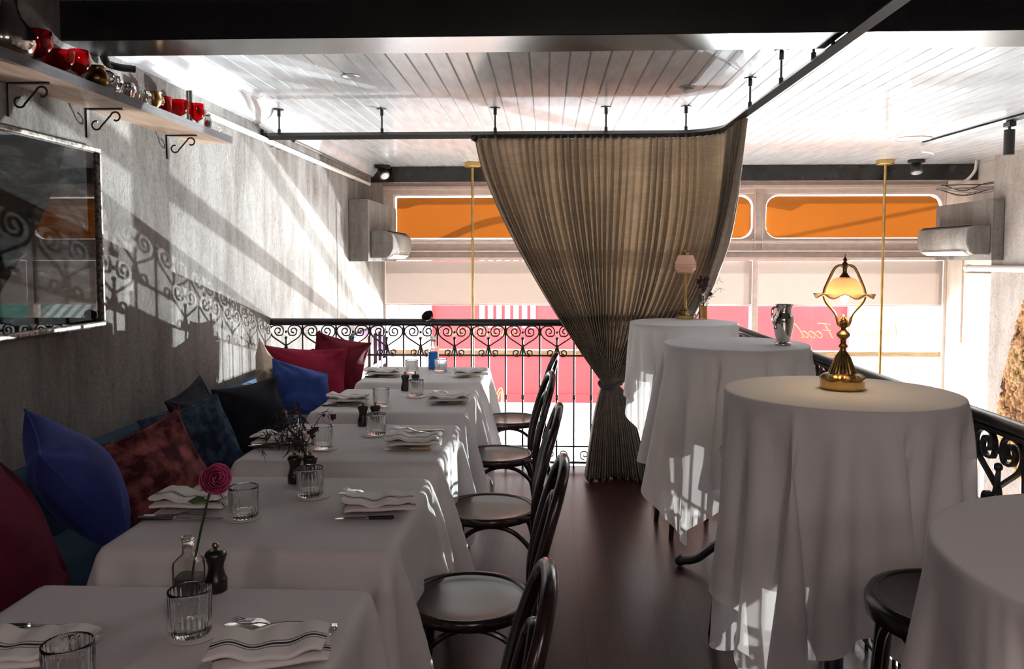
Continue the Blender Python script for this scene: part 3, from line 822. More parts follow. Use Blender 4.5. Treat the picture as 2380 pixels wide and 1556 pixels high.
def cloth_round(r, a, rot, seed, pull, stool=None, K=24, nt=168):
    rg = np.random.RandomState(seed)
    th = np.arange(nt) * 2 * PI / nt
    q = ((np.abs(np.cos(th - rot)) ** 14 + np.abs(np.sin(th - rot)) ** 14) ** (-1 / 14)) * a
    k = np.linspace(0, 1, K + 1)
    rho = r + (q[None, :] - r) * k[:, None]
    Flat = np.stack([rho * np.cos(th), rho * np.sin(th), np.zeros_like(rho)], -1)
    Pos = Flat.copy(); over = rho - r
    Pos[..., :2] = np.stack([(r + over * 0.75) * np.cos(th), (r + over * 0.75) * np.sin(th)], -1)
    Pos[..., 2] = -over * 0.6
    Pos[1:, :, :2] += rg.normal(0, 0.003, Pos[1:, :, :2].shape)
    wob = 0.02 * np.cos(th * 11 + rg.uniform(0, 6)) + 0.015 * np.cos(th * 7 + rg.uniform(0, 6))
    Pos[..., 0] += wob * np.cos(th) * k[:, None]; Pos[..., 1] += wob * np.sin(th) * k[:, None]
    fixed = np.zeros(rho.shape, bool); fixed[0] = True
    # duplicate first column at the end so that slices wrap
    class W: pass
    S = slice; cons = []
    L = lambda A, B: np.linalg.norm(A - B, axis=-1)
    idx = np.arange(nt)
    def ring(step, stiff):
        for par in range(2):
            for qn in range(step):
                ia = idx[par * step + qn::2 * step]; ib = (ia + step) % nt
                cons.append(((S(1, None), ia), (S(1, None), ib), L(Flat[1:, ia], Flat[1:, ib]), stiff))
    def rad(step, stiff):
        for par in range(2):
            for qn in range(step):
                ia = np.arange(par * step + qn, K + 1 - step, 2 * step)
                if len(ia): cons.append(((ia, S(None)), (ia + step, S(None)), L(Flat[ia], Flat[ia + step]), stiff))
    def diag(sg, stiff):
        for par in range(2):
            ia = np.arange(par, K, 2)
            ja = idx; jb = (idx + sg) % nt
            cons.append(((ia[:, None], ja[None, :]), ((ia + 1)[:, None], jb[None, :]), L(Flat[ia[:, None], ja[None, :]], Flat[(ia + 1)[:, None], jb[None, :]]), stiff))
    ring(1, 1.0); rad(1, 1.0); diag(1, 0.35); diag(-1, 0.35); ring(3, 0.04); rad(2, 0.08)
    def collide(P, free):
        d = np.sqrt(P[..., 0] ** 2 + P[..., 1] ** 2) + 1e-9
        lim = np.where(P[..., 2] > -0.05, r, r * 0.90)
        f = np.where(d < lim, lim / d, 1.0)
        P[..., 0] *= f; P[..., 1] *= f
        if stool:
            x, y, z = P[..., 0] - stool[0], P[..., 1] - stool[1], P[..., 2]
            e = np.sqrt(x * x + y * y) + 1e-9
            m = (e < 0.212) & (z < -0.318) & (z > -0.42)
            P[..., 0] = np.where(m, stool[0] + x / e * 0.212, P[..., 0]); P[..., 1] = np.where(m, stool[1] + y / e * 0.212, P[..., 1])
    P = pbd(Pos, fixed, cons, 260, collide, iters=7, damp=0.97, pull=pull)
    rings = [0.0, 0.25, 0.5, 0.75, 0.93, 0.985]
    top = np.stack([np.stack([r * f * np.cos(th), r * f * np.sin(th), np.full(nt, 0.0015)], -1) for f in rings])
    P[0, :, 2] = -0.0005
    return np.concatenate([top, P])

def make_table():
    t = thing('dining_table', None, None)
    MB().box((0, 0, TOP - 0.018), (0.73, 0.675, 0.026)).build('tabletop', M['bent'], t)
    MB().lathe([(.03, 0.04), (.028, .1), (.03, .6), (.05, TOP - 0.034)], 20).build('pedestal', M['iron'], t)
    MB().box((0, 0, .02), (.42, .06, .036)).box((0, 0, .021), (.06, .42, .036)).build('base', M['iron'], t, bevel=0.008)
    return t
ktab = Kind(make_table)
cl_mesh = []
for sd in (3, 11):
    P = cloth_rect(0.385, 0.357, 0.375, sd, (0.615, 0.02, 0.215))
    mb = MB().grid(P); o = mb.build('tablecloth', M['cloth'], angle=180, sub=1); cl_mesh.append(o)
for i, (y0, y1) in enumerate(TY):
    cx, cy = (TX[0] + TX[1]) / 2, (y0 + y1) / 2
    tl = ['nearest square table hidden under a white cloth, at the bottom left', 'second square table from the camera, under a white cloth beside the banquette',
          'third square table from the camera, middle of the banquette row, under white cloth', 'fourth square table from the camera, under a white cloth',
          'farthest square table under a white cloth, against the iron railing'][i]
    ktab.put(tl, 'table', (cx, cy, 0), 0, 'square tables along the banquette')
    src = cl_mesh[i % 2]; o = src if i < 2 else src.copy()
    if i >= 2: C.objects.link(o)
    o.location = (cx, cy, TOP)
    o.scale = (1, (y1 - y0) / 0.714, 1)
    tag(o, ['white linen cloth on the nearest square table with the single rose in a flask',
            'white linen cloth on the second square table, with black handled knife',
            'white linen cloth on the third square table from the camera',
            'white linen cloth on the fourth square table from the camera',
            'white linen cloth on the farthest square table, by the railing'][i], 'tablecloth', 'white cloths on the square tables')

# ------------------------------------------------------------------ bentwood chairs
def tline(pts, r, n=8, k=8): return MB().tube(catmull(pts, k), r, n)
def make_chair():
    t = thing('bentwood_chair', None, None)
    MB().lathe([(0, .452), (.06, .4515), (.11, .4525), (.15, .456), (.172, .461), (.178, .4605), (.178, .44), (0, .44)], 40).build('seat', M['bent'], t, angle=60)
    MB().lathe([(.176, .462), (.182, .467), (.192, .467), (.199, .462), (.202, .45), (.199, .436), (.19, .430), (.178, .434), (.176, .462)], 48).build('seat_ring', M['bent'], t, angle=60)
    hp = [(.235, -.175, 0), (.205, -.168, .25), (.192, -.165, .46), (.205, -.178, .58), (.235, -.182, .70), (.270, -.150, .815), (.288, -.085, .872), (.293, 0, .889)]
    hp = hp + [(x, -y, z) for x, y, z in hp[-2::-1]]
    c = catmull(hp, 8); rs = [0.013 + 0.004 * min(1, p[2] / 0.4) for p in c]
    MB().tube(c, rs, 12).build('back_hoop', M['bent'], t)
    ip = [(.190, -.092, .455), (.205, -.100, .56), (.230, -.098, .66), (.252, -.070, .745), (.262, 0, .785)]
    ip = ip + [(x, -y, z) for x, y, z in ip[-2::-1]]
    MB().tube(catmull(ip, 8), 0.0125, 10).build('inner_hoop', M['bent'], t)
    for s in (-1, 1):
        MB().tube([(-.135, .128 * s, .436), (-.142, .135 * s, .30), (-.165, .155 * s, 0)], [.021, .019, .013], 12).build('leg', M['bent'], t)
    L = [(-.148, -.142), (-.148, .142), (.197, .165), (.197, -.165)]
    for a in range(4):
        p, q2 = L[a], L[(a + 1) % 4]; mx, my = (p[0] + q2[0]) / 2, (p[1] + q2[1]) / 2
        nrm = math.hypot(mx, my); mx, my = mx * .15 / nrm, my * .15 / nrm
        tline([(p[0], p[1], .24), (p[0] * .9 + mx * .1, p[1] * .9 + my * .1, .33), ((p[0] + mx) / 2, (p[1] + my) / 2, .402), (mx, my, .424),
               ((q2[0] + mx) / 2, (q2[1] + my) / 2, .402), (q2[0] * .9 + mx * .1, q2[1] * .9 + my * .1, .33), (q2[0], q2[1], .24)], 0.0095, 8, 5).build('brace', M['bent'], t)
    return t
kch = Kind(make_chair)
CHL = ['dark bentwood chair nearest the camera, only its hoop back in view', 'dark bentwood chair at the second table, its round seat fully in view',
       'dark bentwood chair at the third table from the camera', 'dark bentwood chair at the fourth table, its thin hoops against the window',
       'dark bentwood chair at the farthest table, beside the railing']
CH = [(-.285, 1.555, R(2)), (-.237, 2.465, R(1)), (-.237, 3.385, R(0)), (-.262, 4.335, R(6)), (-.228, 5.31, R(-8))]
for (x, y, r), l in zip(CH, CHL): kch.put(l, 'chair', (x, y, 0), r, 'bentwood chairs along the square tables')

# ------------------------------------------------------------------ tall round tables on the right
RT = [(0.865, 5.19, 0.335, 0.70, R(-12), 21, 0.8), (0.887, 3.86, 0.335, 0.85, R(-8), 5, 0.3), (0.872, 2.445, 0.335, 0.85, R(0), 9, 3.0), (0.86, 1.055, 0.335, 0.85, R(-14), 14, 2.0)]
RTOP = 1.11
RL = ['farthest tall round table, in front of the curtain', 'tall round table under the silver pitcher', 'tall round table under the brass ruffled lamp', 'nearest tall round table at the bottom right corner']
def make_round():
    t = thing('bar_table', None, None)
    MB().lathe([(0, RTOP - .03), (.325, RTOP - .03), (.33, RTOP - .02), (.33, RTOP - .006), (.326, RTOP - .003), (0, RTOP - .003)], 48).build('tabletop', M['bent'], t)
    MB().lathe([(.06, .06), (.05, .10), (.028, .14), (.026, .55), (.035, .60), (.026, .65), (.026, 1.0), (.06, RTOP - .03)], 20).build('column', M['iron'], t)
    for k in range(4):
        a = PI / 4 + k * PI / 2; ca, sa = math.cos(a), math.sin(a)
        m = MB(); pts = catmull([(.03, 0, .15), (.09, 0, .12), (.17, 0, .05), (.235, 0, .03), (.262, 0, .045)], 5)
        m.tube([(p[0] * ca, p[0] * sa, p[2]) for p in pts], [.026, .026, .025, .024, .023, .022, .021, .02, .02, .02, .02, .02, .02, .02, .02, .02, .02, .02, .02, .02, .018][:len(pts)], 8)
        m.ball((.25 * ca, .25 * sa, .028), .03, (1, 1, .9), 10, 7)
        m.build('foot', M['iron'], t)
    return t
krt = Kind(make_round)
for i, (x, y, r, a, rot, sd, pl) in enumerate(RT):
    krt.put(RL[i], 'table', (x, y, 0), R(20 * i), 'tall round tables along the right balustrade')
    P = cloth_round(r, a, rot, sd, pl)
    o = MB().grid(P, wrap=True).build('tablecloth', M['cloth'], angle=180, sub=1, loc=(x, y, RTOP))
    tag(o, ['white cloth with short corners on the farthest tall round table', 'white cloth hanging in a long point from the tall table with the silver pitcher',
            'white floor length cloth on the tall table with the ruffled brass lamp', 'white cloth on the nearest tall round table, cut off by the right edge'][i], 'tablecloth', 'white cloths on the tall round tables')

def make_stool():
    t = thing('bar_stool', None, None); Z = 0.775
    MB().lathe([(0, Z - .012), (.08, Z - .013), (.14, Z - .009), (.163, Z - .003), (.165, Z - .02), (0, Z - .022)], 40).build('seat', M['bent'], t, angle=60)
    MB().lathe([(.163, Z - .003), (.17, Z + .002), (.182, Z), (.19, Z - .014), (.186, Z - .045), (.166, Z - .045), (.163, Z - .003)], 48).build('seat_ring', M['bent'], t, angle=60)
    L = []
    for k in range(4):
        a = PI / 4 + k * PI / 2; ca, sa = math.cos(a), math.sin(a); L.append((ca, sa))
        MB().tube([(.145 * ca, .145 * sa, Z - .045), (.165 * ca, .165 * sa, .45), (.21 * ca, .21 * sa, 0)], [.02, .018, .014], 12).build('leg', M['bent'], t)
    MB().tube([(.165 * math.cos(a), .165 * math.sin(a), .27) for a in np.linspace(0, 2 * PI, 41)[:-1]], .011, 8, closed=True).build('foot_ring', M['bent'], t)
    for k in range(4):
        a0 = PI / 4 + k * PI / 2; a1 = a0 + PI / 2; am = (a0 + a1) / 2
        def p(a, r, z): return (r * math.cos(a), r * math.sin(a), z)
        tline([p(a0, .165, .40), p(a0 + .12, .158, .58), p(a0 + .4, .15, .69), p(am, .148, Z - .05), p(a1 - .4, .15, .69), p(a1 - .12, .158, .58), p(a1, .165, .40)], .010, 8, 5).build('brace', M['bent'], t)
    return t
kst = Kind(make_stool)
for x, y, r, l in ((0.885, 1.745, R(12), 'round dark bentwood bar stool between the two nearest tall tables, seat in view'),
                   (0.865, 3.16, R(30), 'dark bentwood bar stool mostly hidden between the lamp table and the pitcher table'),
                   (0.80, 4.52, R(8), 'dark bentwood bar stool behind the pitcher table, only its legs in view')):
    kst.put(l, 'stool', (x, y, 0), r, 'bentwood bar stools')

# ================================================================== CURTAIN AND ITS RAIL
TZ = 2.372; TXC, TYC, TR = 1.185, 5.755, 0.30
def track_path(x0, y_end, n=60):
    pts = [(x0, TYC)]
    pts += [(TXC - TR, TYC)]
    for k in range(1, 17):
        a = PI / 2 * k / 16; pts.append((TXC - TR + TR * math.sin(a), TYC - TR + TR * math.cos(a)))
    pts.append((TXC, y_end)); return pts
tp = track_path(XL + 0.012, -0.6)
tr = thing('curtain_rail', 'black ceiling hung curtain rail bending round the corner of the dining floor', 'curtain rail')
MB().tube([(p[0], p[1], TZ) for p in tp], 0.022, 4, sq=(1.15, 1.15)).build('rail', M['track'], tr, angle=30)
def hanger(x, y):
    h = MB()
    h.cyl((x, y, TZ + .012), (x, y, ZC - 0.004), .006, n=8); h.cyl((x, y, TZ + .012), (x, y, TZ + .05), .0115, n=10)
    h.cyl((x, y, ZC - .05), (x, y, ZC - .002), .012, n=10); h.cyl((x, y, ZC - .006), (x, y, ZC), .036, n=16)
    h.build('hanger', M['track'], tr)
for x in (-1.885, -1.155, -0.36, 0.41, 0.96): hanger(x, TYC)
for y in (4.89, 4.255, 3.75): hanger(TXC, y)
hb = MB(); hb.cyl((TXC, 3.5, TZ + .012), (TXC, 3.5, 2.402), .009, n=10); hb.build('hanger', M['track'], tr)
hb = MB(); hb.cyl((TXC, 2.2, TZ + .012), (TXC, 2.2, ZC), .009, n=10); hb.build('hanger', M['track'], tr)
MB().bx(XL, XL + .02, TYC - .05, TYC + .05, TZ - .04, TZ + .04).build('wall_plate', M['track'], tr)

def curtain():
    path = np.array(track_path(-0.50, 4.98)); seg = np.r_[0, np.cumsum(np.linalg.norm(np.diff(path, axis=0), axis=1))]
    NU, NV1, NV2 = 520, 56, 26; NP = 46
    u = np.linspace(0, 1, NU); s_ = u * seg[-1]
    top = np.stack([np.interp(s_, seg, path[:, 0]), np.interp(s_, seg, path[:, 1])], -1)
    tg = np.gradient(top, axis=0); tg /= np.linalg.norm(tg, axis=1, keepdims=True); nr = np.stack([-tg[:, 1], tg[:, 0]], -1)
    tie = np.array([0.445, 5.61]); zt, zk = 2.348, 0.645
    rg = np.random.RandomState(4)
    ph = 2 * PI * NP * u + 0.7 * np.sin(2 * PI * 5.3 * u + 1) + 0.5 * np.sin(2 * PI * 11 * u)
    amp = 0.75 + 0.35 * np.sin(2 * PI * 3.1 * u + 2) + 0.25 * np.sin(2 * PI * 7.7 * u)
    tri = 2 / PI * np.arcsin(np.sin(ph) * 0.97); wav = 0.6 * np.sin(ph) + 0.4 * tri
    p = 1.42 + 3.0 * u ** 2.0
    rows = []
    for i in range(NV1 + 1):
        t = i / NV1; wgt = (1 - t ** p)[:, None]
        kx = tie[0] + (u - 0.5) * 0.105; ky = tie[1] + 0.045 * wav + 0.02 * np.sin(u * 9)
        kn = np.stack([kx, ky], -1)
        q = top + nr * (wav * amp * (0.024 + 0.022 * min(1, t * 2.5)))[:, None]
        sway = 0.012 * np.sin(3.0 * t + u * 21) * math.sin(PI * t)
        wy = max(0.0, 1 - t / 0.55); xy = q * wgt + kn * (1 - wgt); xy[:, 1] += (q[:, 1] - kn[:, 1]) * (wy - wgt[:, 0]) * np.clip((u - .6) * 4, 0, 1); xy[:, 0] += sway
        rows.append(np.c_[xy, np.full(NU, zt + (zk - zt) * t)])
    fl = np.array([0.48, 5.56])
    for i in range(1, NV2 + 1):
        t = i / NV2; e = t ** 0.62
        kx0 = tie[0] + (u - 0.5) * 0.105; ky0 = tie[1] + 0.045 * wav
        kx1 = fl[0] + (u - 0.5) * 0.42 + 0.012 * np.sin(ph * 0.5 + 1); ky1 = fl[1] + 0.085 * wav * (0.8 + 0.3 * amp) + 0.05 * np.cos((u - .5) * 5)
        x = kx0 + (kx1 - kx0) * e; y = ky0 + (ky1 - ky0) * e
        rows.append(np.c_[x, y, zk - (zk - 0.012) * t + 0.012 * t * np.sin(ph * 0.33)])
    cu = thing('curtain', 'tall taupe velvet curtain tied back low in the middle of the far railing', 'curtain')
    MB().grid(np.stack(rows)).build('drape', M['curtain'], cu, angle=180, solid=0.003)
    MB().tube([(tie[0] + 0.075 * math.cos(a), tie[1] + 0.080 * math.sin(a), zk - 0.0 + 0.012 * math.cos(a * 2 + 1)) for a in np.linspace(0, 2 * PI, 33)[:-1]], 0.016, 8, closed=True).build('tie_rope', M['rope'], cu)
    for k in range(44):
        j = int((k + 0.5) / 44 * NU); x, y = top[j]
        MB().cyl((x, y, TZ - 0.03), (x, y, TZ - 0.012), 0.006, n=6).build('glider', M['track'], cu)
    hd = MB(); hd.cyl((top[0][0] - .012, top[0][1], 2.33), (top[0][0] + .004, top[0][1], 2.36), .02, n=8); hd.build('end_stop', M['track'], cu)
curtain()

# ================================================================== LEFT WALL: PICTURE, SHELF, PIPES
pf = thing('framed_picture', 'large dark painting in a silver frame under glass on the plaster wall', 'picture', (XL, 2.78, 1.60))
ph_, pw_ = 0.392, 0.775
def frame_piece(a, b, d): MB().bx(0.0, d, a[0], b[0], a[1], b[1]).build('frame', M['frame'], pf, bevel=0.006)
fw = 0.022
for a, b in (((-pw_, ph_ - fw), (pw_, ph_)), ((-pw_, -ph_), (pw_, -ph_ + fw)), ((-pw_, -ph_ + fw), (-pw_ + fw, ph_ - fw)), ((pw_ - fw, -ph_ + fw), (pw_, ph_ - fw))): frame_piece(a, b, 0.042)
MB().bx(0.001, 0.008, -pw_ + fw, pw_ - fw, -ph_ + fw, ph_ - fw).build('painting', M['art'], pf)
MB().bx(0.024, 0.027, -pw_ + fw, pw_ - fw, -ph_ + fw, ph_ - fw).build('glass_pane', M['pic_glass'], pf)
SZ0, SZ1, SX = 2.157, 2.194, -1.77
sh = thing('wall_shelf', 'long dark edged timber shelf on iron scroll brackets above the picture', 'shelf', (XL, 0, 0))
for a, b in ((1.6, 3.332), (3.336, 4.590)):
    m = MB(); m.bx(0, SX - XL - .002, a, b, SZ0, SZ1); bd = m.build('board', M['shelf_wood'], sh, bevel=0.001)
    m = MB(); m.bx(SX - XL - .002, SX - XL, a, b, SZ0, SZ1); m.build('edge_strip', M['shelf_edge'], bd)
for y in (3.0, 3.52, 4.275, 2.2):
    m = MB(); m.bx(0, .006, y - .011, y + .011, SZ0 - .125, SZ0); m.bx(0, .165, y - .011, y + .011, SZ0 - .005, SZ0)
    pts = []
    c1 = (.040, SZ0 - .068); c2 = (.128, SZ0 - .036)
    for k in range(14):
        a = R(60 + 285 * k / 13); pts.append((c1[0] + .024 * math.cos(a) * (.6 + .4 * k / 13), y, c1[1] + .024 * math.sin(a) * (.6 + .4 * k / 13)))
    for k in range(14):
        a = R(165 - 285 * k / 13); pts.append((c2[0] + .024 * math.cos(a) * (1 - .4 * k / 13), y, c2[1] + .024 * math.sin(a) * (1 - .4 * k / 13)))
    m.tube(catmull(pts, 2), .0042, 6)
    m.build('bracket', M['iron'], sh)

def wallpipe(label, z, off, r, y0, y1, m, clips):
    e = thing('conduit', label, 'pipe', (XL, 0, 0))
    MB().cyl((off, y0, z), (off, y1, z), r, n=14).build('pipe', m, e)
    for y in clips: MB().tube([(0.0, y, z - r - .006), (off, y, z - r - .002), (off + r + .002, y, z), (off, y, z + r + .002)], .003, 6).build('clip', M['pipe_dark'], e)
wallpipe('pale painted conduit running along the left wall under the ceiling', 2.345, .024, .019, 4.70, 9.1, M['pipe'], (5.9, 6.05, 7.0, 8.4))
wallpipe('thin dark conduit tucked beneath the left coving near the window', 2.435, .018, .013, 6.4, 9.2, M['pipe_dark'], (7.2, 8.6))
vp = thing('conduit', 'short dark vertical conduit behind the end of the wall shelf', 'pipe', (XL, 4.55, 0))
MB().cyl((.012, 0, 2.20), (.012, 0, 2.45), .009, n=10).build('pipe', M['pipe_dark'], vp)
bp = thing('conduit', 'black elbow conduit where the dark beam meets the left wall', 'pipe', (XL, 3.62, 0))
MB().tube(catmull([(.03, -.05, 2.55), (.03, 0, 2.40), (.05, .05, 2.375), (.12, .10, 2.372)], 6), .017, 10).build('pipe', M['iron'], bp)

# -------------------------------------------------- glassware on the shelf
def goblet(h, rb, rs, m, bowl):
    def mk():
        t = thing('goblet', None, None)
        fh = h * .30
        MB().lathe([(rb * .78, 0), (rb * .75, .004), (.008, .010), (.006, fh * .5), (.009, fh * .62), (.006, fh)], 24).build('foot', M['glass'] if m != 'silver' else M['silver'], t, angle=80)
        pr = [(.004, fh), (rs * .7, fh + h * .12), (rs, fh + h * .32), (rs * bowl, h), (rs * bowl - .0025, h), (rs - .003, fh + h * .32), (rs * .66, fh + h * .13), (.003, fh + .006)]
        MB().lathe(pr, 28).build('bowl', M[m] if m != 'red' else M['red_glass'], t, angle=80)
        return t
    return Kind(mk)
kg1 = goblet(.125, .045, .044, 'red', .93); kg2 = goblet(.105, .04, .040, 'red', 1.12); kg3 = goblet(.135, .04, .042, 'red', .92)
def shelf_item(kind, px, label, cat, group=None, scale=None, x=-1.855, rot=0, dy=0):
    y = onx(px, 200, x).y + dy
    kind.put(label, cat, (x, y, SZ1 + .0005), rot, group, scale)
def mk_vase():
    t = thing('silver_vase', None, None)
    MB().lathe([(.045, 0), (.075, .02), (.088, .06), (.078, .105), (.045, .145), (.034, .18), (.033, .215), (.040, .225), (.040, .235), (.030, .235), (.026, .18), (.03, .15)], 40).build('body', M['silver'], t, angle=70)
    return t
shelf_item(Kind(mk_vase), 22, 'bulbous mirror silver vase at the near end of the shelf', 'vase', x=-1.865)
grp = 'red and clear glasses along the wall shelf'
shelf_item(kg1, 92, 'largest ruby goblet on the shelf, beside the silver vase', 'goblet', grp, 1.12)
shelf_item(kg1, 66, 'ruby goblet half hidden between the silver vase and the largest goblet', 'goblet', grp, 1.05, x=-1.93)
shelf_item(kg2, 148, 'flared ruby goblet, third red glass from the silver vase', 'goblet', grp, 1.0)
shelf_item(kg2, 130, 'ruby goblet at the back, just behind the flared one', 'goblet', grp, 1.0, x=-1.94)
shelf_item(kg3, 186, 'slim tulip ruby goblet beside the bronze jug', 'goblet', grp)
def mk_jug():
    t = thing('bronze_jug', None, None)
    MB().lathe([(.028, 0), (.030, .006), (.016, .012), (.04, .035), (.046, .055), (.034, .08), (.026, .095), (.034, .105), (.030, .105), (.022, .09)], 28).build('body', M['brass_dark'], t, angle=70)
    MB().tube(catmull([(.02, -.0, .092), (.055, -.0, .085), (.062, 0, .055), (.042, 0, .04)], 6), .0045, 8).build('handle', M['silver'], t)
    MB().add([(-.02, -.015, .09), (-.02, .015, .09), (-.062, 0, .108), (-.03, 0, .07)], [(0, 1, 2), (0, 2, 3), (1, 3, 2), (0, 3, 1)]).build('spout', M['silver'], t)
    return t
shelf_item(Kind(mk_jug), 228, 'small dark bronze jug with silver spout on the shelf', 'jug', rot=R(40))
def mk_cut(flat):
    def mk():
        n = 16
        mb = MB(); prof = [(.024, 0), (.027, .004), (.034, .02), (.037, .04), (.036, .055), (.030, .066), (.026, .066), (.030, .045), (.02, .012), (0, .010)]
        mb.lathe(prof, n, flute=lambda i, a: (1 + .06 * ((int(round(a / (2 * PI) * n)) + i) % 2)) if 1 < i < 5 else 1)
        return mb.build('crystal_cup', M['glass'], smooth=not flat, angle=20)
    return Kind(mk)
kc = mk_cut(True); kc2 = mk_cut(False)
shelf_item(kc, 258, 'diamond cut crystal cup beside the bronze jug', 'cup', grp, 1.3)
shelf_item(kc2, 290, 'first swirl cut crystal cup after the diamond cut one', 'cup', grp, 1.25)
shelf_item(kc2, 309, 'second swirl cut crystal cup, middle of the clear trio', 'cup', grp, 1.3, x=-1.87)
shelf_item(kc, 327, 'crystal cup touching the dark two handled cup', 'cup', grp, 1.2)
def mk_scup():
    t = thing('silver_cup', None, None)
    MB().lathe([(.026, 0), (.026, .004), (.012, .012), (.012, .02), (.033, .04), (.038, .06), (.034, .09), (.038, .096), (.034, .096), (.028, .06)], 28).build('bowl', M['brass_dark'], t, angle=70)
    MB().tube(catmull([(.03, 0, .085), (.058, 0, .08), (.056, 0, .05), (.034, 0, .045)], 6), .004, 8).build('handle', M['silver'], t)
    MB().tube(catmull([(-.03, 0, .085), (-.058, 0, .08), (-.056, 0, .05), (-.034, 0, .045)], 6), .004, 8).build('handle', M['silver'], t)
    return t
shelf_item(Kind(mk_scup), 356, 'two handled dark silver cup between the crystal and the red tumbler', 'cup', rot=R(70))
def mk_tumb():
    return MB().lathe([(.030, 0), (.031, .003), (.035, .095), (.0325, .095), (.029, .008), (0, .007)], 28).build('red_tumbler', M['red_glass'], angle=60)
shelf_item(Kind(mk_tumb), 381, 'straight sided ruby tumbler on the shelf', 'tumbler', grp)
shelf_item(kg2, 416, 'wide ruby goblet beside the straight ruby tumbler', 'goblet', grp, 1.05)
shelf_item(kg2, 402, 'ruby goblet at the back behind the wide one near the shelf end', 'goblet', grp, 1.1, x=-1.945)
shelf_item(kg3, 456, 'last ruby goblet toward the window end of the shelf', 'goblet', grp, .98)
def mk_shaker():
    t = thing('silver_shaker', None, None)
    MB().lathe([(.024, 0), (.025, .006), (.018, .012), (.024, .05), (.022, .075), (.014, .09), (.018, .095), (.018, .10), (.004, .112), (0, .113)], 24).build('body', M['silver'], t, angle=60)
    return t
shelf_item(Kind(mk_shaker), 482, 'small silver shaker near the window end of the shelf', 'shaker')
shelf_item(kc2, 500, 'low clear crystal cup, last thing on the shelf', 'cup', grp, .8)

# ================================================================== CUSHIONS
def cushion(name, label, m, c, w, h, t, nrm, roll, wr=0.008, piping=None, seed=1, pinch=.10, squash=0.0, fringe=None, hard=.5):
    e = thing(name, label, 'cushion', c, 0, 'cushions along the banquette')
    n = Vector(nrm).normalized(); up = Vector((0, 0, 1)); x = up.cross(n).normalized(); y = n.cross(x)
    rot = Matrix((x, y, n)).transposed() @ Matrix.Rotation(roll, 3, 'Z')
    e.rotation_euler = rot.to_euler()
    N = 34; rg = np.random.RandomState(seed); uu = np.linspace(-1, 1, N)
    uu = np.sin(uu * PI / 2); U, V = np.meshgrid(uu, uu, indexing='ij')
    X = w / 2 * U * (1 - pinch * (1 - V ** 2)); Y = h / 2 * V * (1 - pinch * (1 - U ** 2)); Y = Y - squash * h * (1 - U ** 2) * np.clip(V, 0, 1)
    T = t / 2 * (np.clip((1 - U ** 2) * (1 - V ** 2), 0, 1)) ** hard
    wv = np.zeros_like(U)
    for k in range(7):
        a, b = rg.uniform(-4, 4, 2); wv += np.sin(U * a + V * b + rg.uniform(0, 6)) * rg.uniform(.3, 1)
    # creases running in from the corners
    for cu, cv in ((1, 1), (1, -1), (-1, 1), (-1, -1)):
        d = np.hypot(U - cu, V - cv); an = np.arctan2(V - cv, U - cu); wv += 1.3 * np.sin(an * 9 + rg.uniform(0, 6)) * np.exp(-(d / .8) ** 2)
    edge = np.clip((1 - U ** 2) * (1 - V ** 2) * 6, 0, 1)
    mb = MB(); mb.grid(np.stack([X, Y, T + wr * wv * edge], -1)); mb.grid(np.stack([X, Y, -T + wr * .6 * np.roll(wv, 5, 0) * edge], -1)[::-1])
    mb.build('cover', M[m], e, angle=180)
    r = [(X[i, 0], Y[i, 0], 0) for i in range(N)] + [(X[-1, i], Y[-1, i], 0) for i in range(1, N)] + [(X[i, -1], Y[i, -1], 0) for i in range(N - 2, -1, -1)] + [(X[0, i], Y[0, i], 0) for i in range(N - 2, 0, -1)]
    if piping: MB().tube(r, .0045, 6, closed=True).build('piping', M[piping], e)
    if fringe:
        fm = MB()
        for k in range(120):
            i = rg.randint(0, N - 1); q = (X[i, -1], Y[i, -1], 0) if k % 2 else (X[-1, i], Y[-1, i], 0)
            dx, dy = rg.normal(0, .004, 2)
            fm.tube([q, (q[0] * 1.05 + dx, q[1] * 1.05 + dy, rg.normal(0, .004))], [.003, .0015], 4)
        tag(fm.build('fringe', M[fringe], e), None, None, kind='stuff')
    return e
def at(px, py, x): return onx(px, py, x)
cushion('cushion', 'burgundy velvet cushion at the bottom left corner of the photo', 'burgundy', at(20, 1285, -1.50), .52, .50, .17, (.75, .25, .35), R(8), seed=2, piping='burgundy')
cushion('cushion', 'large royal blue velvet cushion with piped seam, standing by the second table', 'royal', at(176, 1115, -1.545), .46, .44, .23, (.80, .50, .62), R(10), seed=3, piping='royal', wr=.006)
cushion('cushion', 'crushed rust red velvet cushion with crimson fringe', 'crushed', at(352, 1106, -1.52), .47, .39, .15, (.70, -.52, .46), R(15), seed=5, wr=.009, fringe='fringe')
cushion('cushion', 'dark navy patterned cushion behind the crushed red one', 'navy_pat', at(455, 1032, -1.62), .43, .38, .14, (.70, -.45, .35), R(10), seed=6, piping='navy_pat')
cushion('cushion', 'near black cushion slumped low against the banquette back', 'black_cotton', at(462, 975, -1.74), .42, .36, .12, (.90, -.05, .35), R(10), seed=7)
cushion('cushion', 'plump black cotton cushion standing in front of the beige one', 'black_cotton', at(590, 968, -1.55), .38, .38, .18, (.62, -.62, .30), R(6), seed=8, wr=.006)
cushion('cushion', 'beige linen cushion standing on a corner against the wall', 'beige', at(632, 898, -1.64), .44, .44, .17, (.92, .30, .25), R(20), seed=9, piping='beige')
cushion('cushion', 'small puffed indigo velvet cushion in front of the crimson one', 'indigo', at(698, 906, -1.42), .36, .30, .15, (.62, -.48, .45), R(-22), seed=10, piping='indigo', pinch=.05)
cushion('cushion', 'crimson velvet cushion leaning at the railing end of the banquette', 'crimson', at(712, 888, -1.56), .54, .46, .17, (.42, -.85, .22), R(-4), seed=11, piping='crimson', wr=.006)
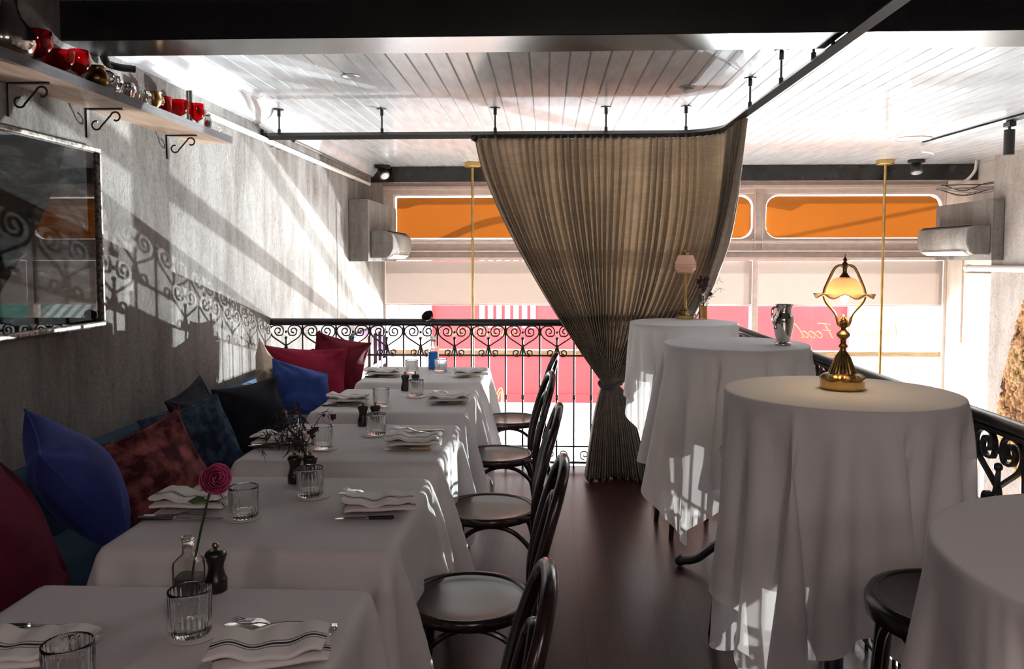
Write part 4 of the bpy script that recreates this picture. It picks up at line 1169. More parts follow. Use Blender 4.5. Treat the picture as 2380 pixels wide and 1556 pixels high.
cushion('cushion', 'deep wine velvet cushion, farthest of all, against the iron railing', 'wine', at(786, 850, -1.40), .38, .40, .16, (.35, -.90, .20), R(-14), seed=12, wr=.007)

# ================================================================== TABLE SETTINGS
def make_tumbler():
    n = 24 * 6; pr = [(.036, 0), (.0385, .002), (.040, .010), (.0405, .03), (.0415, .074), (.042, .084), (.042, .089), (.0398, .090), (.0385, .086), (.037, .03), (.035, .0155), (.0, .014)]
    def fl(i, a): return 1 + (.060 * (abs(math.sin(12 * a)) - .6) if 2 <= i <= 4 else (.01 * (abs(math.sin(12 * a)) - .6) if i in (1, 10, 9) else 0))
    return MB().lathe(pr, n, flute=fl).build('tumbler', M['glass'], angle=75)
ktum = Kind(make_tumbler)
kcoa = Kind(lambda: MB().lathe([(0, 0), (.051, 0), (.051, .0013), (0, .0013)], 36).build('coaster', M['paper'], angle=40))
def make_mill():
    t = thing('pepper_mill', None, None)
    MB().lathe([(.0, 0), (.0235, 0), (.0242, .002), (.0242, .026), (.0225, .029), (.0215, .031), (.0185, .041), (.0165, .052), (.0180, .062), (.0212, .070), (.0215, .074), (.0215, .0755), (0, .0755)], 32).build('body', M['mill'], t, angle=50)
    cp = MB().lathe([(.0, .0758), (.0225, .0758), (.0238, .0775), (.0238, .0825), (.021, .088), (.016, .0915), (.009, .093), (.0, .0935)], 32)
    cp = cp.build('cap', M['mill'], t, angle=50)
    MB().lathe([(.0, .093), (.004, .093), (.0038, .0965), (.0068, .099), (.0078, .103), (.0065, .107), (.003, .1092), (0, .1095)], 18).build('knob', M['copper'], cp, angle=60)
    return t
kmill = Kind(make_mill)
def make_plate():
    t = thing('side_plate', None, None); n = 96
    sc_ = lambda i, a: 1 + (.012 * abs(math.cos(12 * a)) if i in (2, 3, 4) else 0)
    MB().lathe([(0, .002), (.046, .002), (.080, .0125), (.082, .0140), (.080, .0150), (.048, .0055), (0, .0050)], n, flute=sc_).build('dish', M['china'], t, angle=50)
    MB().tube([(.0815 * (1 + .012 * abs(math.cos(12 * a))) * math.cos(a), .0815 * (1 + .012 * abs(math.cos(12 * a))) * math.sin(a), .0143) for a in np.linspace(0, 2 * PI, n + 1)[:-1]], .0013, 5, closed=True).build('rim', M['gold'], t)
    MB().lathe([(.03, 0), (.036, 0), (.034, .0025), (.03, .0025)], 32).build('foot', M['china'], t)
    return t
kpl = Kind(make_plate)
def make_napkin(seed):
    def mk():
        rg = np.random.RandomState(seed); mb = MB(); L, W = .205, .120
        a0, a1, a2 = rg.uniform(0, 6, 3)
        for lay, (z, ang, ox, oy) in enumerate(((0.0115, R(5), .004, -.002), (0.0255, R(-2), 0, 0.002))):
            nu, nv = 44, 22; G = np.zeros((nu, nv, 3)); th = .0125 if lay == 0 else .0145
            for i in range(nu):
                u = i / (nu - 1) * 2 - 1
                for j in range(nv):
                    b = 2 * PI * j / nv; cx, cz = math.cos(b), math.sin(b)
                    ex = abs(cx) ** .35 * (1 if cx > 0 else -1); ez = abs(cz) ** .55 * (1 if cz > 0 else -1)
                    y = ex * W / 2 * (1 - .03 * u); x = u * L / 2 + .006 * math.sin(b * 1 + a0) * abs(u) ** 6
                    wave = .0034 * math.sin(u * 4.2 + a1 + y * 14) * (lay + .3) + .003 * math.sin(u * 9 + a2) * lay
                    sag = -.010 * max(0, abs(u) - .62) ** 1.2 if lay == 0 else .006 * u * u
                    zz = z + ez * th / 2 * (1 - .25 * abs(u) ** 8) + wave + sag
                    c_, s_ = math.cos(ang), math.sin(ang); G[i, j] = (x * c_ - y * s_ + ox, x * s_ + y * c_ + oy, max(zz, .0045))
            mb.grid(G, wrap=True); b0 = len(mb.v) - nu * nv
            # folded ends: several leaves show
            mb.f.append(tuple(b0 + j for j in range(nv - 1, -1, -1))); mb.f.append(tuple(b0 + (nu - 1) * nv + j for j in range(nv)))
        return mb.build('napkin', M['napkin'], angle=60)
    return Kind(mk)
knap = [make_napkin(1), make_napkin(5), make_napkin(8)]
def make_knife(handle, table=True):
    def mk():
        t = thing('knife', None, None); L = .215 if table else .175; hl = .095 if table else .078
        # lies along +X from handle end to tip, centred
        x0 = -L / 2
        MB().prism([(x0, -.0075), (x0 + .004, -.009), (x0 + hl, -.0065), (x0 + hl, .0065), (x0 + .004, .009), (x0, .0075)], 2, .0006, .0085).build('handle', M[handle], t, bevel=.0025)
        MB().prism([(x0 + hl, -.004), (x0 + hl + .012, -.0085), (x0 + L * .82, -.0095), (x0 + L * .96, -.0055), (x0 + L, .003), (x0 + L * .97, .0065), (x0 + hl + .01, .0065), (x0 + hl, .004)], 2, .0022, .0040).build('blade', M['steel'], t)
        MB().bx(x0 + hl - .004, x0 + hl + .003, -.0068, .0068, .001, .008).build('bolster', M['steel'], t, bevel=.001)
        return t
    return Kind(mk)
kk = make_knife('steel'); kkd = make_knife('steel_dark'); kbone = make_knife('bone', False); kebony = make_knife('ebony', False)
def make_fork():
    t = thing('fork', None, None); L = .195; x0 = -L / 2; m = MB()
    pts = [(x0, 0, .004), (x0 + .05, 0, .004), (x0 + .10, 0, .006), (x0 + .125, 0, .013), (x0 + .140, 0, .0145)]
    wd = [.0075, .0065, .0035, .0035, .008]; P = catmull(pts, 4); ws = np.interp(np.linspace(0, 4, len(P)), range(5), wd)
    G = []
    for p, q in zip(P, ws): G.append([(p[0], -q, p[2]), (p[0], q, p[2]), (p[0], q * .8, p[2] - .003), (p[0], -q * .8, p[2] - .003)])
    m.grid(np.array(G), wrap=True); m.f.append((3, 2, 1, 0)); m.build('handle', M['steel'], t, angle=60)
    m = MB(); m.add([(x0 + .138, -.008, .0145), (x0 + .138, .008, .0145), (x0 + .152, .0105, .0125), (x0 + .152, -.0105, .0125)], [(0, 1, 2, 3)])
    m.add([(x0 + .138, -.008, .0115), (x0 + .138, .008, .0115), (x0 + .152, .0105, .0095), (x0 + .152, -.0105, .0095)], [(3, 2, 1, 0), (0, 1, 5, 4)] if False else [(3, 2, 1, 0)])
    for k in range(4):
        y = -.009 + k * .006; m.tube([(x0 + .150, y, .011), (x0 + .172, y, .0085), (x0 + .195, y, .0115)], [.0018, .0017, .0009], 6)
    m.build('tines', M['steel'], t, angle=60)
    return t
kfork = Kind(make_fork)
TT = TOP + .0025
def tp2(px, py, z=TT): return onz(px, py, z)
def lay2(kind, tip, end, label, cat, z=TT, dz=0, group='cutlery on the square tables'):
    a = tp2(*end); b = tp2(*tip); c = (a + b) / 2; r = math.atan2(b.y - a.y, b.x - a.x); L = (b - a).length
    base = .195 if kind is kfork else (.175 if kind in (kbone, kebony) else .215)
    s = min(1.12, max(.85, L / base))
    return kind.put(label, cat, (c.x, c.y, z + dz), r, group, s)
def drop(kind, px, py, label, cat, dz=0, rot=0, group=None, z=TT, scale=None):
    p = tp2(px, py, z); return kind.put(label, cat, (p.x, p.y, z + dz), rot, group, scale)
SET = [
 dict(gl=(150, 1572), gr=(443, 1473), cr=(452, 1472), cl=(158, 1570), nl=(62, 1506, R(5), 1), nr=(628, 1505, R(14), 1), pl=(40, 1520), pr=(655, 1507),
      m=[(503, 1372)], kl=((196, 1457), (-40, 1462)), kr=((520, 1456), (785, 1464)), fr=((537, 1451), (770, 1484))),
 dict(gl=(567, 1203), gr=(721, 1153), cl=(564, 1203), cr=(729, 1153), nl=(448, 1160, R(-6), 0), nr=(880, 1167, R(3), 2), pl=(452, 1172), pr=(880, 1176),
      m=[(686, 1122), (722, 1122)], fl=((478, 1200), (334, 1201)), kl=((515, 1208), (320, 1209)), fr=((797, 1144), (925, 1172)), kr=((781, 1149), (960, 1158)), kb=((778, 1209), (916, 1206)), kbt=kebony, kbl='black'),
 dict(gl=(748, 1043), gr=(875, 1011), cl=(754, 1043), cr=(868, 1012), nl=(655, 1018, R(-4), 1), nr=(962, 1022, R(2), 0), pl=(657, 1028), pr=(962, 1028),
      m=[(844, 989), (873, 989)], fl=((690, 1032), (585, 1036)), kl=((694, 1043), (577, 1041)), fr=((913, 999), (1022, 1011)), kr=((902, 1005), (1032, 1005)), kb=((891, 1047), (1003, 1045)), kbt=kbone, kbl='bone'),
 dict(gl=(886, 944), gr=(967, 922), cl=None, cr=(965, 923), nl=(809, 925, R(-5), 2), nr=(1041, 924, R(2), 1), pl=(812, 933), pr=(1043, 930),
      m=[(942, 908), (966, 907)], fl=((842, 938), (762, 941)), kl=((835, 945), (748, 944)), fr=((1003, 913), (1088, 921)), kr=((996, 918), (1094, 917)), kb=((998, 940), (1074, 936)), kbt=kbone, kbl='bone'),
 dict(gl=(957, 869), gr=(1025, 865), cl=None, cr=None, nl=(890, 864, R(-3), 0), nr=(1093, 865, R(2), 2), pl=(893, 870), pr=(1093, 869),
      m=[], kl=((925, 877), (848, 877)), fl=((935, 874), (870, 874)), kb=((1063, 875), (1118, 876)), kbt=kbone, kbl='bone'),
]
for i, S_ in enumerate(SET):
    T = TN[i]
    for side, key in (('banquette', 'l'), ('chair', 'r')):
        who = f'on the {side} side of {T}'
        z_c = 0
        if S_.get('c' + key): drop(kcoa, *S_['c' + key], f'round white coaster {who}', 'coaster', group='white coasters on the square tables'); z_c = .0015
        if i == 0 and key == 'l': p = onz(157, 1495, TT + .09); ktum.put(f'ribbed clear tumbler {who}', 'tumbler', (p.x, p.y, TT + z_c), 0, 'ribbed tumblers on the square tables')
        else: drop(ktum, *S_['g' + key], f'ribbed clear tumbler {who}', 'tumbler', z_c, R(37 * i), 'ribbed tumblers on the square tables')
        drop(kpl, *S_['p' + key], f'gilt edged cream side plate {who}', 'plate', 0, 0, 'gilt edged plates on the square tables')
        a, b, r, v = S_['n' + key]
        p = tp2(a, b, TT + .03)
        knap[v].put(f'striped white napkin {who}', 'napkin', (p.x, p.y, TT + .0125), r + (PI if False else 0), 'folded napkins on the square tables')
    for k, (a, b) in enumerate(S_['m']):
        nm = '' if len(S_['m']) == 1 else (', left of the pair' if k == 0 else ', right of the pair')
        drop(kmill, a, b, f'small dark wooden pepper mill on {T}{nm}', 'pepper mill', group='dark mills on the square tables')
    if 'kl' in S_: lay2(kkd, *S_['kl'], f'dark handled knife on the banquette side of {T}', 'knife')
    if 'fl' in S_: lay2(kfork, *S_['fl'], f'steel fork on the banquette side of {T}', 'fork')
    if 'kr' in S_: lay2(kk, *S_['kr'], f'steel dinner knife on the chair side of {T}', 'knife')
    if 'fr' in S_: lay2(kfork, *S_['fr'], f'steel fork on the chair side of {T}', 'fork', dz=.012 if False else 0)
    if 'kb' in S_: lay2(S_['kbt'], *S_['kb'], f'{S_["kbl"]} handled butter knife on the chair side of {T}', 'knife')

# ------------------------------------------------------------------ bottles and flowers
def bottle(label, p, h, w, nk, mat_, water=None, wl=.5, flat=.62, rot=0, name='glass_bottle'):
    e = thing(name, label, 'bottle', p, rot)
    r = w / 2
    pr = [(r * .92, 0), (r, .004), (r, h * .58), (r * .93, h * .64), (r * .62, h * .70), (nk * 1.02, h * .74), (nk, h * .80), (nk, h * .92), (nk * 1.18, h * .93), (nk * 1.18, h * .95), (nk * 1.02, h * .955), (nk * 1.15, h * .965), (nk * 1.15, h), (nk * .85, h)]
    def fl(i, a): 
        if i > 4: return 1
        return 1 / ((abs(math.cos(a)) ** 5 + abs(math.sin(a)) ** 5) ** .2)
    wl_ = .0028; inn = [(max(.001, q - wl_), max(z, wl_)) for q, z in pr[:8] + [(nk, h)]][::-1]
    n0 = len(pr)
    MB().lathe(pr[:-1] + inn + [(0, wl_)], 48, flute=lambda i, a: fl(i if i < n0 - 1 else n0 - 1 + len(inn) - 1 - i, a) if (i < 5 or i >= n0 - 1 + len(inn) - 5) and i < n0 - 1 + len(inn) else 1).build('flask', M[mat_], e, angle=60)
    if water:
        MB().lathe([(r * .84, .004), (r * .86, h * wl * .6), (r * .86, h * wl)], 32, flute=lambda i, a: 1 / ((abs(math.cos(a)) ** 5 + abs(math.sin(a)) ** 5) ** .2)).build('liquid', M[water], e, angle=60)
    return e
def rose(label, base, top, head_r, m, face, leafy=True, seed=0):
    """stem from base to top, bloom at the top turned to face"""
    e = thing('rose', label, 'flower', base)
    b = Vector(base); d = Vector(top) - b
    st = catmull([(0, 0, 0), tuple(d * .35 + Vector((-.004, 0, 0))), tuple(d * .7 + Vector((-.003, 0, 0))), tuple(d)], 8)
    MB().tube(st, .0026, 7).build('stem', M['stem'], e)
    rg = random.Random(seed); hd = MB()
    F_ = Vector(face).normalized(); q = F_.to_track_quat('Z', 'Y').to_matrix()
    n = 26
    for i in range(n):
        f = i / (n - 1); phi = i * 2.4 + rg.uniform(-.2, .2); Rm = head_r * (.16 + .84 * f ** .8); wd = 1.35 - .35 * f; hh = head_r * (1.75 - .45 * f)
        G = np.zeros((7, 9, 3))
        for a in range(7):
            bb = a / 6
            for c in range(9):
                uu = c / 8 * 2 - 1; an = phi + uu * wd * (.55 + .45 * math.sin(PI * min(1, bb * .8 + .1)))
                rho = Rm * (math.sin(min(bb * 1.9, PI / 2)) ** .8 * (1 - .16 * bb * (1 - f))) + (.10 * head_r * f * max(0, bb - .75) * 4)
                rho *= 1 - .05 * uu * uu; zz = hh * bb * (1 - .16 * uu ** 4) - head_r * .55 - (.12 * head_r * f * max(0, bb - .8) * 5)
                G[a, c] = q @ Vector((rho * math.cos(an), rho * math.sin(an), zz))
        hd.grid(G)
    o = hd.build('bloom', M[m], e, angle=180, solid=.0006); o.location = d + F_ * head_r * .5
    s = MB()
    for k in range(5):
        a = k * 2 * PI / 5; v1 = q @ Vector((head_r * .5 * math.cos(a), head_r * .5 * math.sin(a), -head_r * .45)); v2 = q @ Vector((head_r * 1.0 * math.cos(a), head_r * 1.0 * math.sin(a), -head_r * .75)); sd = q @ Vector((-math.sin(a), math.cos(a), 0)) * head_r * .16
        c0 = q @ Vector((0, 0, -head_r * .55)); s.add([c0, v1 + sd, v2, v1 - sd], [(0, 1, 2, 3)])
    o2 = s.build('sepals', M['leaf'] if leafy else M['stem'], e, smooth=False, solid=.0006); o2.location = o.location
    if leafy:
        l = MB(); c0 = d * .82; G = np.zeros((7, 3, 3))
        for a in range(7):
            t = a / 6; wv = .010 * math.sin(PI * t); x = Vector((-.045 * t, 0.0, .012 * t - .012 * t * t)); 
            for c in range(3): G[a, c] = c0 + x + Vector((0, (c - 1) * wv, (c - 1) * wv * .6))
        l.grid(G); l.build('leaf', M['leaf'], e, solid=.0006)
    return e
p = tp2(440, 1402); Y1 = p.y
bottle('small clear flask of murky water on the nearest table, holding the pink rose', p, .148, .058, .0125, 'bottle', 'water', .42)
rose('single pink rose leaning out of the flask on the nearest table', (p.x, p.y, TT + .012), ony(494, 1118, Y1 - .005), .032, 'rose', (.55, -.75, .30), seed=3)
p = tp2(1008, 858); Y5 = p.y
bottle('tall clear bottle half full of blue water on the farthest table', p, .225, .072, .019, 'bottle', 'blue_water', .52, name='glass_bottle')
rose('dark rose in the blue water bottle, silhouetted against the window', (p.x, p.y, TT + .012), ony(1000, 742, Y5), .040, 'rose_dark', (-.3, -.6, .5), leafy=False, seed=5)
p = tp2(708, 1113); Y2 = p.y
e = thing('bud_vase', 'small round bottle with yellow water behind the pair of mills', 'vase', p)
MB().lathe([(.022, 0), (.028, .006), (.029, .04), (.026, .055), (.013, .068), (.009, .08), (.009, .125), (.012, .132), (.010, .132), (.0075, .12)], 28).build('flask', M['bottle'], e, angle=70)
MB().lathe([(.02, .004), (.026, .008), (.0265, .03)], 24).build('liquid', M['amber_water'], e, angle=70)

def sprig(label, base, tips, nleaf, ll, seed, spread, blooms=()):
    """dry branches with thin spiky leaves; base and tips in world space"""
    e = thing('dried_sprig', label, 'flower', base); rg = random.Random(seed); b = Vector(base)
    br = MB(); lf = MB()
    for tpt, lift in tips:
        d = Vector(tpt) - b
        P = catmull([(0, 0, 0), (0.0, 0, .07), tuple(Vector((d.x * .35, d.y * .35, d.z * .55 + lift))), tuple(Vector((d.x * .75, d.y * .75, d.z * .9 + lift * .7))), tuple(d)], 8)
        br.tube(P, np.linspace(.0020, .0007, len(P)), 5)
        for k in range(nleaf):
            q = P[int(len(P) * (.38 + .62 * k / nleaf))] if len(P) else d; q = Vector(q)
            dr = Vector((rg.gauss(0, 1), rg.gauss(0, 1), rg.gauss(-.15, 1))).normalized(); L = ll * rg.uniform(.5, 1.3)
            sd = dr.cross(Vector((rg.gauss(0, 1), rg.gauss(0, 1), 1))).normalized() * L * .055
            bend = Vector((0, 0, -L * rg.uniform(0, .35))); mid = q + dr * L * .5 + bend * .2
            lf.add([q, mid + sd, q + dr * L + bend, mid - sd], [(0, 1, 2, 3)])
    br.build('branches', M['dry'], e)
    tag(lf.build('leaves', M['dry'], e, smooth=False, solid=.0005), None, None, kind='stuff')
    for bp, r in blooms:
        h = MB(); c = Vector(bp) - b
        for k in range(34):
            dr = Vector((rg.gauss(0, 1), rg.gauss(0, 1), rg.gauss(0, 1))).normalized(); h.ball(c + dr * r * rg.uniform(.2, 1), r * rg.uniform(.2, .42), (1, .5, 1), 6, 4)
        h.build('bloom', M['dry_red'], e)
    return e
bz = Vector((p.x, p.y, TT + .02))
sprig('wispy dried sprig spreading left from the bud vase over the third table', bz,
      [(ony(606, 1050, Y2 - .03), .05), (ony(640, 985, Y2), .03), (ony(660, 950, Y2 + .05), .0), (ony(700, 960, Y2 + .02), 0), (ony(622, 1010, Y2 + .04), .04), (ony(655, 1010, Y2 - .03), .05), (ony(680, 985, Y2 - .02), .02), (ony(615, 1030, Y2), .06), (ony(690, 945, Y2 - .03), .01)], 34, .042, 4, 1)
sprig('drooping dried rose stem arching right from the bud vase', bz + Vector((.002, 0, 0)),
      [(ony(772, 968, Y2), .05)], 22, .022, 8, 1, [(ony(774, 970, Y2), .010), (ony(724, 1004, Y2), .013), (ony(734, 998, Y2), .010), (ony(727, 1015, Y2), .008), (ony(752, 966, Y2), .006)])

# round table things
RZ = RTOP + .0035
def rz(px, py): return onz(px, py, RZ)
p = rz(1592, 741)
e = thing('table_lamp', 'slim brass table lamp with faceted pink glass shade on the farthest round table', 'lamp', p)
MB().lathe([(0, 0), (.060, 0), (.061, .003), (.061, .020), (.057, .023), (0, .024)], 40).build('base', M['brass'], e, angle=40)
MB().lathe([(.035, .023), (.03, .03), (.026, .036), (.018, .05), (.022, .056), (.012, .07)], 24).build('foot', M['brass_dark'], e)
MB().cyl((0, 0, .06), (0, 0, .30), .0105, n=20).build('column', M['brass'], e)
pr = [(.054, .300), (.056, .304), (.048, .308), (.070, .330), (.072, .336), (.067, .342), (.072, .347), (.072, .352), (.066, .357), (.070, .364), (.050, .418), (.040, .422)]
MB().lathe(pr, 24, flute=lambda i, a: 1 + .02 * math.cos(8 * a)).build('shade', M['pink_glass'], e, angle=25)
MB().lathe([(.046, .418), (.030, .424), (.026, .436), (.012, .444), (.006, .455), (0, .458)], 20).build('cap', M['brass_dark'], e)
MB().lathe([(.010, .300), (.02, .308), (.012, .32)], 16).build('lamp_holder', M['brass_dark'], e)
MB().ball((0, 0, .375), .014, (1, 1, 1.3)).build('bulb', M['bulb_dim'], e)
p = rz(1634, 742)
bottle('little clear bottle of amber water beside the pink shaded lamp', p, .17, .054, .012, 'bottle', 'amber_water', .5)
Yb = p.y; bz = Vector((p.x, p.y, RZ + .02))
sprig('dark dried flowers and grass in the bottle beside the pink shaded lamp', bz, [(ony(1680, 672, Yb), .02), (ony(1672, 650, Yb), .0), (ony(1640, 645, Yb), 0), (ony(1625, 700, Yb), .03), (ony(1650, 690, Yb), .03)], 16, .035, 12, 1,
      [(ony(1634, 663, Yb), .038), (ony(1628, 652, Yb), .026), (ony(1651, 684, Yb), .012), (ony(1641, 650, Yb), .02)])
p = rz(1820, 801)
e = thing('pitcher', 'polished silver water pitcher on the second farthest round table', 'pitcher', p, R(25))
MB().lathe([(0, 0), (.037, 0), (.038, .004), (.035, .010), (.028, .014), (.030, .018), (.037, .045), (.046, .095), (.047, .115), (.044, .128), (.040, .134), (.036, .142), (.034, .155), (.036, .168), (.042, .180), (.043, .184), (.040, .184), (.033, .168)], 48,
    flute=lambda i, a: 1 + (.20 * math.exp(-(min(a, 2 * PI - a) / .38) ** 2) * (.35 + .65 * (i - 13) / 4) if i >= 13 else 0)).build('body', M['silver'], e, angle=60)
MB().tube(catmull([(-.034, 0, .172), (-.058, 0, .170), (-.066, 0, .145), (-.060, 0, .110), (-.046, 0, .085), (-.050, 0, .072)], 7), [.006] * 36, 10).build('handle', M['silver'], e)

p = rz(1957, 903)
e = thing('table_lamp', 'ornate brass table lamp with ruffled amber glass shade, lit, on the round table', 'lamp', p, R(-18))
MB().lathe([(0, 0), (.062, 0), (.063, .002), (.063, .026), (.060, .029), (0, .03)], 48).build('base', M['brass'], e, angle=40)
MB().lathe([(.061, .029), (.062, .036), (.054, .043), (.045, .045), (.036, .050)], 72, flute=lambda i, a: 1 + .05 * math.sin(8 * a) + .03 * math.sin(24 * a)).build('ornament_ring', M['brass_dark'], e)
MB().lathe([(.038, .045), (.036, .055), (.028, .075), (.021, .095), (.013, .108), (.009, .115)], 72, flute=lambda i, a: 1 + .09 * abs(math.sin(9 * a))).build('foot', M['brass_dark'], e)
MB().lathe([(.010, .112), (.008, .12), (.013, .126), (.013, .130), (.008, .136), (.008, .148), (.018, .158), (.020, .165), (.013, .172), (.007, .178), (.007, .186)], 24).build('stem', M['brass_dark'], e)
m = MB(); m.lathe([(.008, .184), (.011, .190), (.012, .200), (.008, .214), (.003, .222), (0, .224)], 20)
for k in range(26):
    a = k * 2.4; z = .188 + .033 * k / 26; m.ball(((.0115 - .008 * (k / 26) ** 2) * math.cos(a), (.0115 - .008 * (k / 26) ** 2) * math.sin(a), z), .003, nu=6, nv=4)
m.build('finial', M['brass_dark'], e)
for s in (-1, 1):
    P = catmull([(0.004 * s, 0, .186), (.016 * s, 0, .196), (.024 * s, 0, .225), (.052 * s, 0, .262), (.057 * s, 0, .290), (.045 * s, 0, .325), (.028 * s, 0, .362), (.012 * s, 0, .371), (0.003 * s, 0, .366)], 8)
    MB().tube(P, .0042, 10).build('arm', M['brass'], e)
MB().lathe([(.016, .330), (.015, .337), (.011, .342), (.006, .350), (.006, .372), (.008, .376), (.004, .382), (.006, .388), (.002, .396), (.0018, .404), (0, .405)], 20).build('cap', M['brass_dark'], e)
n = 96
pr = [(.015, .334), (.030, .330), (.041, .315), (.047, .298), (.050, .288), (.060, .283), (.074, .281), (.086, .279)]
m = MB(); vs = []; 
for i, (r, z) in enumerate(pr):
    for k in range(n):
        a = 2 * PI * k / n; f = max(0, i - 4) / 3
        vs.append((r * (1 + .012 * math.cos(12 * a)) * math.cos(a), r * (1 + .012 * math.cos(12 * a)) * math.sin(a), z + f * .0065 * math.cos(8 * a)))
m.add(vs, [(i * n + k, i * n + (k + 1) % n, (i + 1) * n + (k + 1) % n, (i + 1) * n + k) for i in range(len(pr) - 1) for k in range(n)])
m.build('shade', M['opal'], e, angle=180, solid=.002)
MB().lathe([(.009, .31), (.013, .295), (.014, .28), (.010, .265), (.004, .255), (0, .252)], 18).build('bulb', M['bulb'], e)
MB().cyl((0, 0, .305), (0, 0, .335), .009).build('lamp_holder', M['brass_dark'], e)
ld = bpy.data.lights.new('lamp_glow', 'POINT'); ld.energy = 0.9; ld.color = (1, .72, .4); ld.shadow_soft_size = .02
lo = bpy.data.objects.new('lamp_glow', ld); C.objects.link(lo); lo.parent = e; lo.location = (0, 0, .244)

# ================================================================== AIR CONDITIONERS, SPOTS, CEILING FITTINGS
def aircon(label, x, y0, y1, z0, z1, s, px0, py0, py1, pz0, pz1):
    """wall unit on a backing panel; s = +1 faces +X"""
    e = thing('air_conditioner', label, 'air conditioner', (x, y0, z0), 0, 'wall air conditioners by the street windows')
    h = z1 - z0; d = .235
    pr = [(0, h), (d * .72, h), (d * .93, h * .90), (d, h * .74), (d, h * .36), (d * .86, h * .10), (d * .70, 0.0), (0, 0)]
    m = MB(); m.prism([(s * a, b) for a, b in (pr if s < 0 else pr[::-1])], 1, 0, y1 - y0); m.build('body', M['faux'], e, bevel=.012)
    m = MB(); m.box((s * d * .80, (y1 - y0) / 2, h * .055), (.07, (y1 - y0) * .84, .012), (0, s * R(-32), 0)); m.build('louvre', M['paint'], e)
    MB().bx(*sorted((s * .12, s * .2)), .02, y1 - y0 - .02, h - .001, h + .004).build('top_grille', M['pipe_dark'], e)
    b = thing('backing_box', label.replace('air conditioner', 'boxing behind the air conditioner'), 'boxing', (px0, py0, pz0), 0, 'grey boxings behind the air conditioners')
    return b
b = aircon('grey mottled air conditioner on the left wall by the window', XL + .20, 8.32, 9.45, 1.52, 1.80, 1, XL, 8.22, 9.9, 1.487, 2.115)
MB().bx(.003, .20, 0, 1.55, 0, .628).build('box', M['faux'], b, bevel=.004)
b = aircon('grey mottled air conditioner on the right wall by the window', 4.43, 8.38, 9.48, 1.555, 1.855, -1, 4.43, 8.36, 9.55, 1.50, 2.10)
MB().bx(0, .115, 0, 1.19, 0, .61).build('box', M['faux'], b, bevel=.004)

def gimbal(label, p, aim):
    e = thing('ceiling_spotlight', label, 'spotlight', p)
    MB().lathe([(0, 0), (.085, 0), (.085, -.03), (.06, -.034), (0, -.034)], 28).build('canopy', M['track'], e, angle=40)
    a = Vector(aim).normalized(); c = Vector((0, 0, -.075)); m = MB()
    m.tube([c - a * .05, c + a * .065], [.05, .058], 22); cn = m.build('can', M['track'], e, angle=50)
    MB().tube([c + a * .066, c + a * .070], [.045, .045], 20).build('lens', M['lens'], cn, angle=50)
    return e
pp = onz(2130, 372, ZC - .002); gimbal('black adjustable ceiling spotlight right of the right brass rod', (pp.x, pp.y, ZC - .002), (-.05, -.35, -.9))
gimbal('black adjustable ceiling spotlight in the left corner above the air conditioner', (-1.83, 9.15, ZC - .002), (.35, -.5, -.6))
trk = thing('spotlight_track', 'thin black lighting track on the right part of the ceiling', 'lighting track', (3.47, 0, ZC))
a = onz(2145, 335, ZC - .02); b = onz(2380, 269, ZC - .02)
dd = (Vector((b.x, b.y, 0)) - Vector((a.x, a.y, 0)))
MB().tube([(a.x - 3.47, a.y, -.0175), (a.x - 3.47 + dd.x * 1.9, a.y + dd.y * 1.9, -.0175)], .024, 4).build('rail', M['track'], trk)
q = a + Vector((dd.x, dd.y, 0)) * .885
sp = thing('track_spotlight', 'black cylinder spotlight hanging from the lighting track', 'spotlight', (q.x, q.y, ZC - .035))
MB().box((0, 0, -.02), (.05, .09, .035)).build('adapter', M['track'], sp, bevel=.003)
MB().cyl((0, 0, -.03), (0, 0, -.07), .01).build('stalk', M['track'], sp)
MB().cyl((0, 0, -.06), (0, 0, -.245), .037, n=24).build('can', M['track'], sp, angle=40)
pp = onz(2120, 322, ZC)
e = thing('ceiling_speaker', 'round flush white speaker in the ceiling beside the lighting track', 'speaker', (pp.x, pp.y, ZC))
MB().lathe([(.155, .002), (.155, -.006), (.148, -.010), (.140, -.008), (.138, .002)], 48).build('ring', M['paint'], e, angle=40)
MB().lathe([(0, -.004), (.139, -.004), (.139, .002), (0, .002)], 48).build('grille', M['ceil'], e, angle=40)
for px, py, l in ((815, 176, 'small round recessed downlight in the left part of the boarded ceiling'), (1597, 203, 'small round recessed downlight in the ceiling above the curtain')):
    pp = onz(px, py, ZC); e = thing('downlight', l, 'downlight', (pp.x, pp.y, ZC), 0, 'recessed downlights')
    MB().lathe([(.052, .002), (.052, -.004), (.045, -.006), (.030, .001)], 32).build('ring', M['ceil'], e, angle=40)
    MB().lathe([(0, -.0015), (.028, -.0015), (.028, .002), (0, .002)], 24).build('opening', M['iron'], e, angle=40)
for px, py, l in ((1098, 378, 'thin brass pendant rod hanging past the left edge of the curtain'), (2058, 372, 'thin brass pendant rod hanging right of the ruffled lamp')):
    pp = onz(px, py, ZC); e = thing('pendant_rod', l, 'pendant', (pp.x, pp.y, ZC), 0, 'brass pendant rods over the stairwell')
    MB().lathe([(0, 0), (.088, 0), (.090, -.004), (.090, -.046), (.086, -.05), (0, -.05)], 40).build('canopy', M['brass'], e, angle=40)
    MB().cyl((0, 0, -.05), (0, 0, -2.75), .0145, n=14).build('rod', M['brass'], e)
    MB().ball((0, 0, -2.85), .12, nu=24, nv=16).build('globe', M['opal'], e)

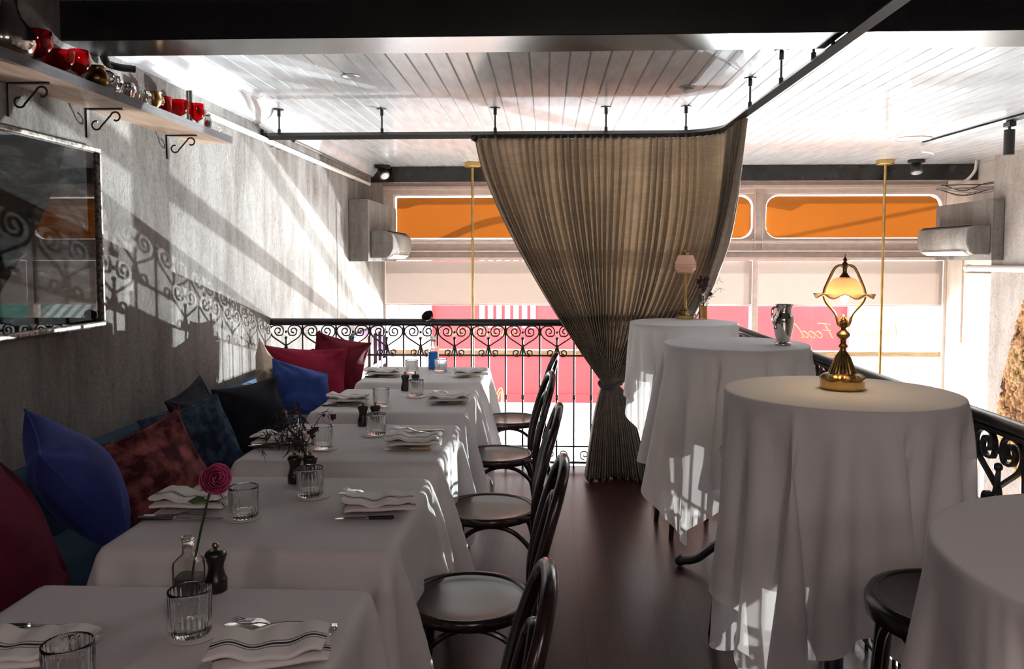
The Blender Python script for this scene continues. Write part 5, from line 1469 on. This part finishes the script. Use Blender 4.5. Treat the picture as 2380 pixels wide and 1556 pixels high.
# right wall fittings
e = thing('conduit', 'white pipe running along the plastered right wall', 'pipe', (XR, 0, 1.415))
MB().cyl((-.035, 4.0, 0), (-.035, 8.95, 0), .033, n=18).build('pipe', M['pipe'], e); MB().cyl((-.035, 8.93, 0), (-.035, 9.0, 0), .038, n=18).build('collar', M['pipe'], e)
e = thing('cable_bundle', 'tangle of pale cables above the boxing in the right corner', 'cable', (XB, 9.0, 2.2))
rr = random.Random(2)
for k in range(9):
    z0 = rr.uniform(-.01, .08)
    MB().tube(catmull([(-.45 + rr.uniform(-.05, .05), .25, z0 + .05), (-.30, .05 + rr.uniform(-.05, .05), z0 + rr.uniform(-.04, .05)), (-.12, -.1, z0 + rr.uniform(-.03, .05)), (-.02, -.35 + rr.uniform(-.05, .05), z0 + .04)], 8), .005, 6).build('cable', M['cable'] if k % 3 else M['iron'], e)
MB().tube(catmull([(-.42, .25, .10), (-.26, .12, .14), (-.20, 0, .24), (-.20, -.05, .36)], 8), .016, 8).build('hose', M['pipe'], e)
# big dried flower piece on the right wall
e = thing('dried_flower_wreath', 'tall tapering wall piece of packed dried flowers beyond the right balustrade', 'flowers', (XR, 7.72, 0))
rr = random.Random(9); m = MB(); back = MB()
def halfw(z):
    t = (z + .62) / 1.93
    if t < 0 or t > 1: return 0
    return .36 * (math.sin(min(1, t / .33) * PI / 2) if t < .33 else (1 - ((t - .33) / .67) ** 1.35 * .93))
for k in range(2600):
    z = rr.uniform(-.62, 1.31); h = halfw(z)
    if h < .01: continue
    a = rr.uniform(-1, 1); yy = a * h; dep = .05 + math.sqrt(max(0, 1 - a * a)) * h * .55
    m.ball((-dep + rr.uniform(-.02, .02), yy, z), rr.uniform(.012, .03), (1, rr.uniform(.7, 1.2), rr.uniform(.8, 1.5)), 6, 4)
tag(m.build('blooms', M['dried'], e, angle=180), None, None, kind='stuff')
G = np.array([[(-max(.002, (math.sqrt(max(0, 1 - a * a)) * halfw(z) * .55)), a * halfw(z), z) for a in np.linspace(-1, 1, 13)] for z in np.linspace(-.6, 1.29, 24)])
back.grid(G); back.build('backing', M['dry'], e)
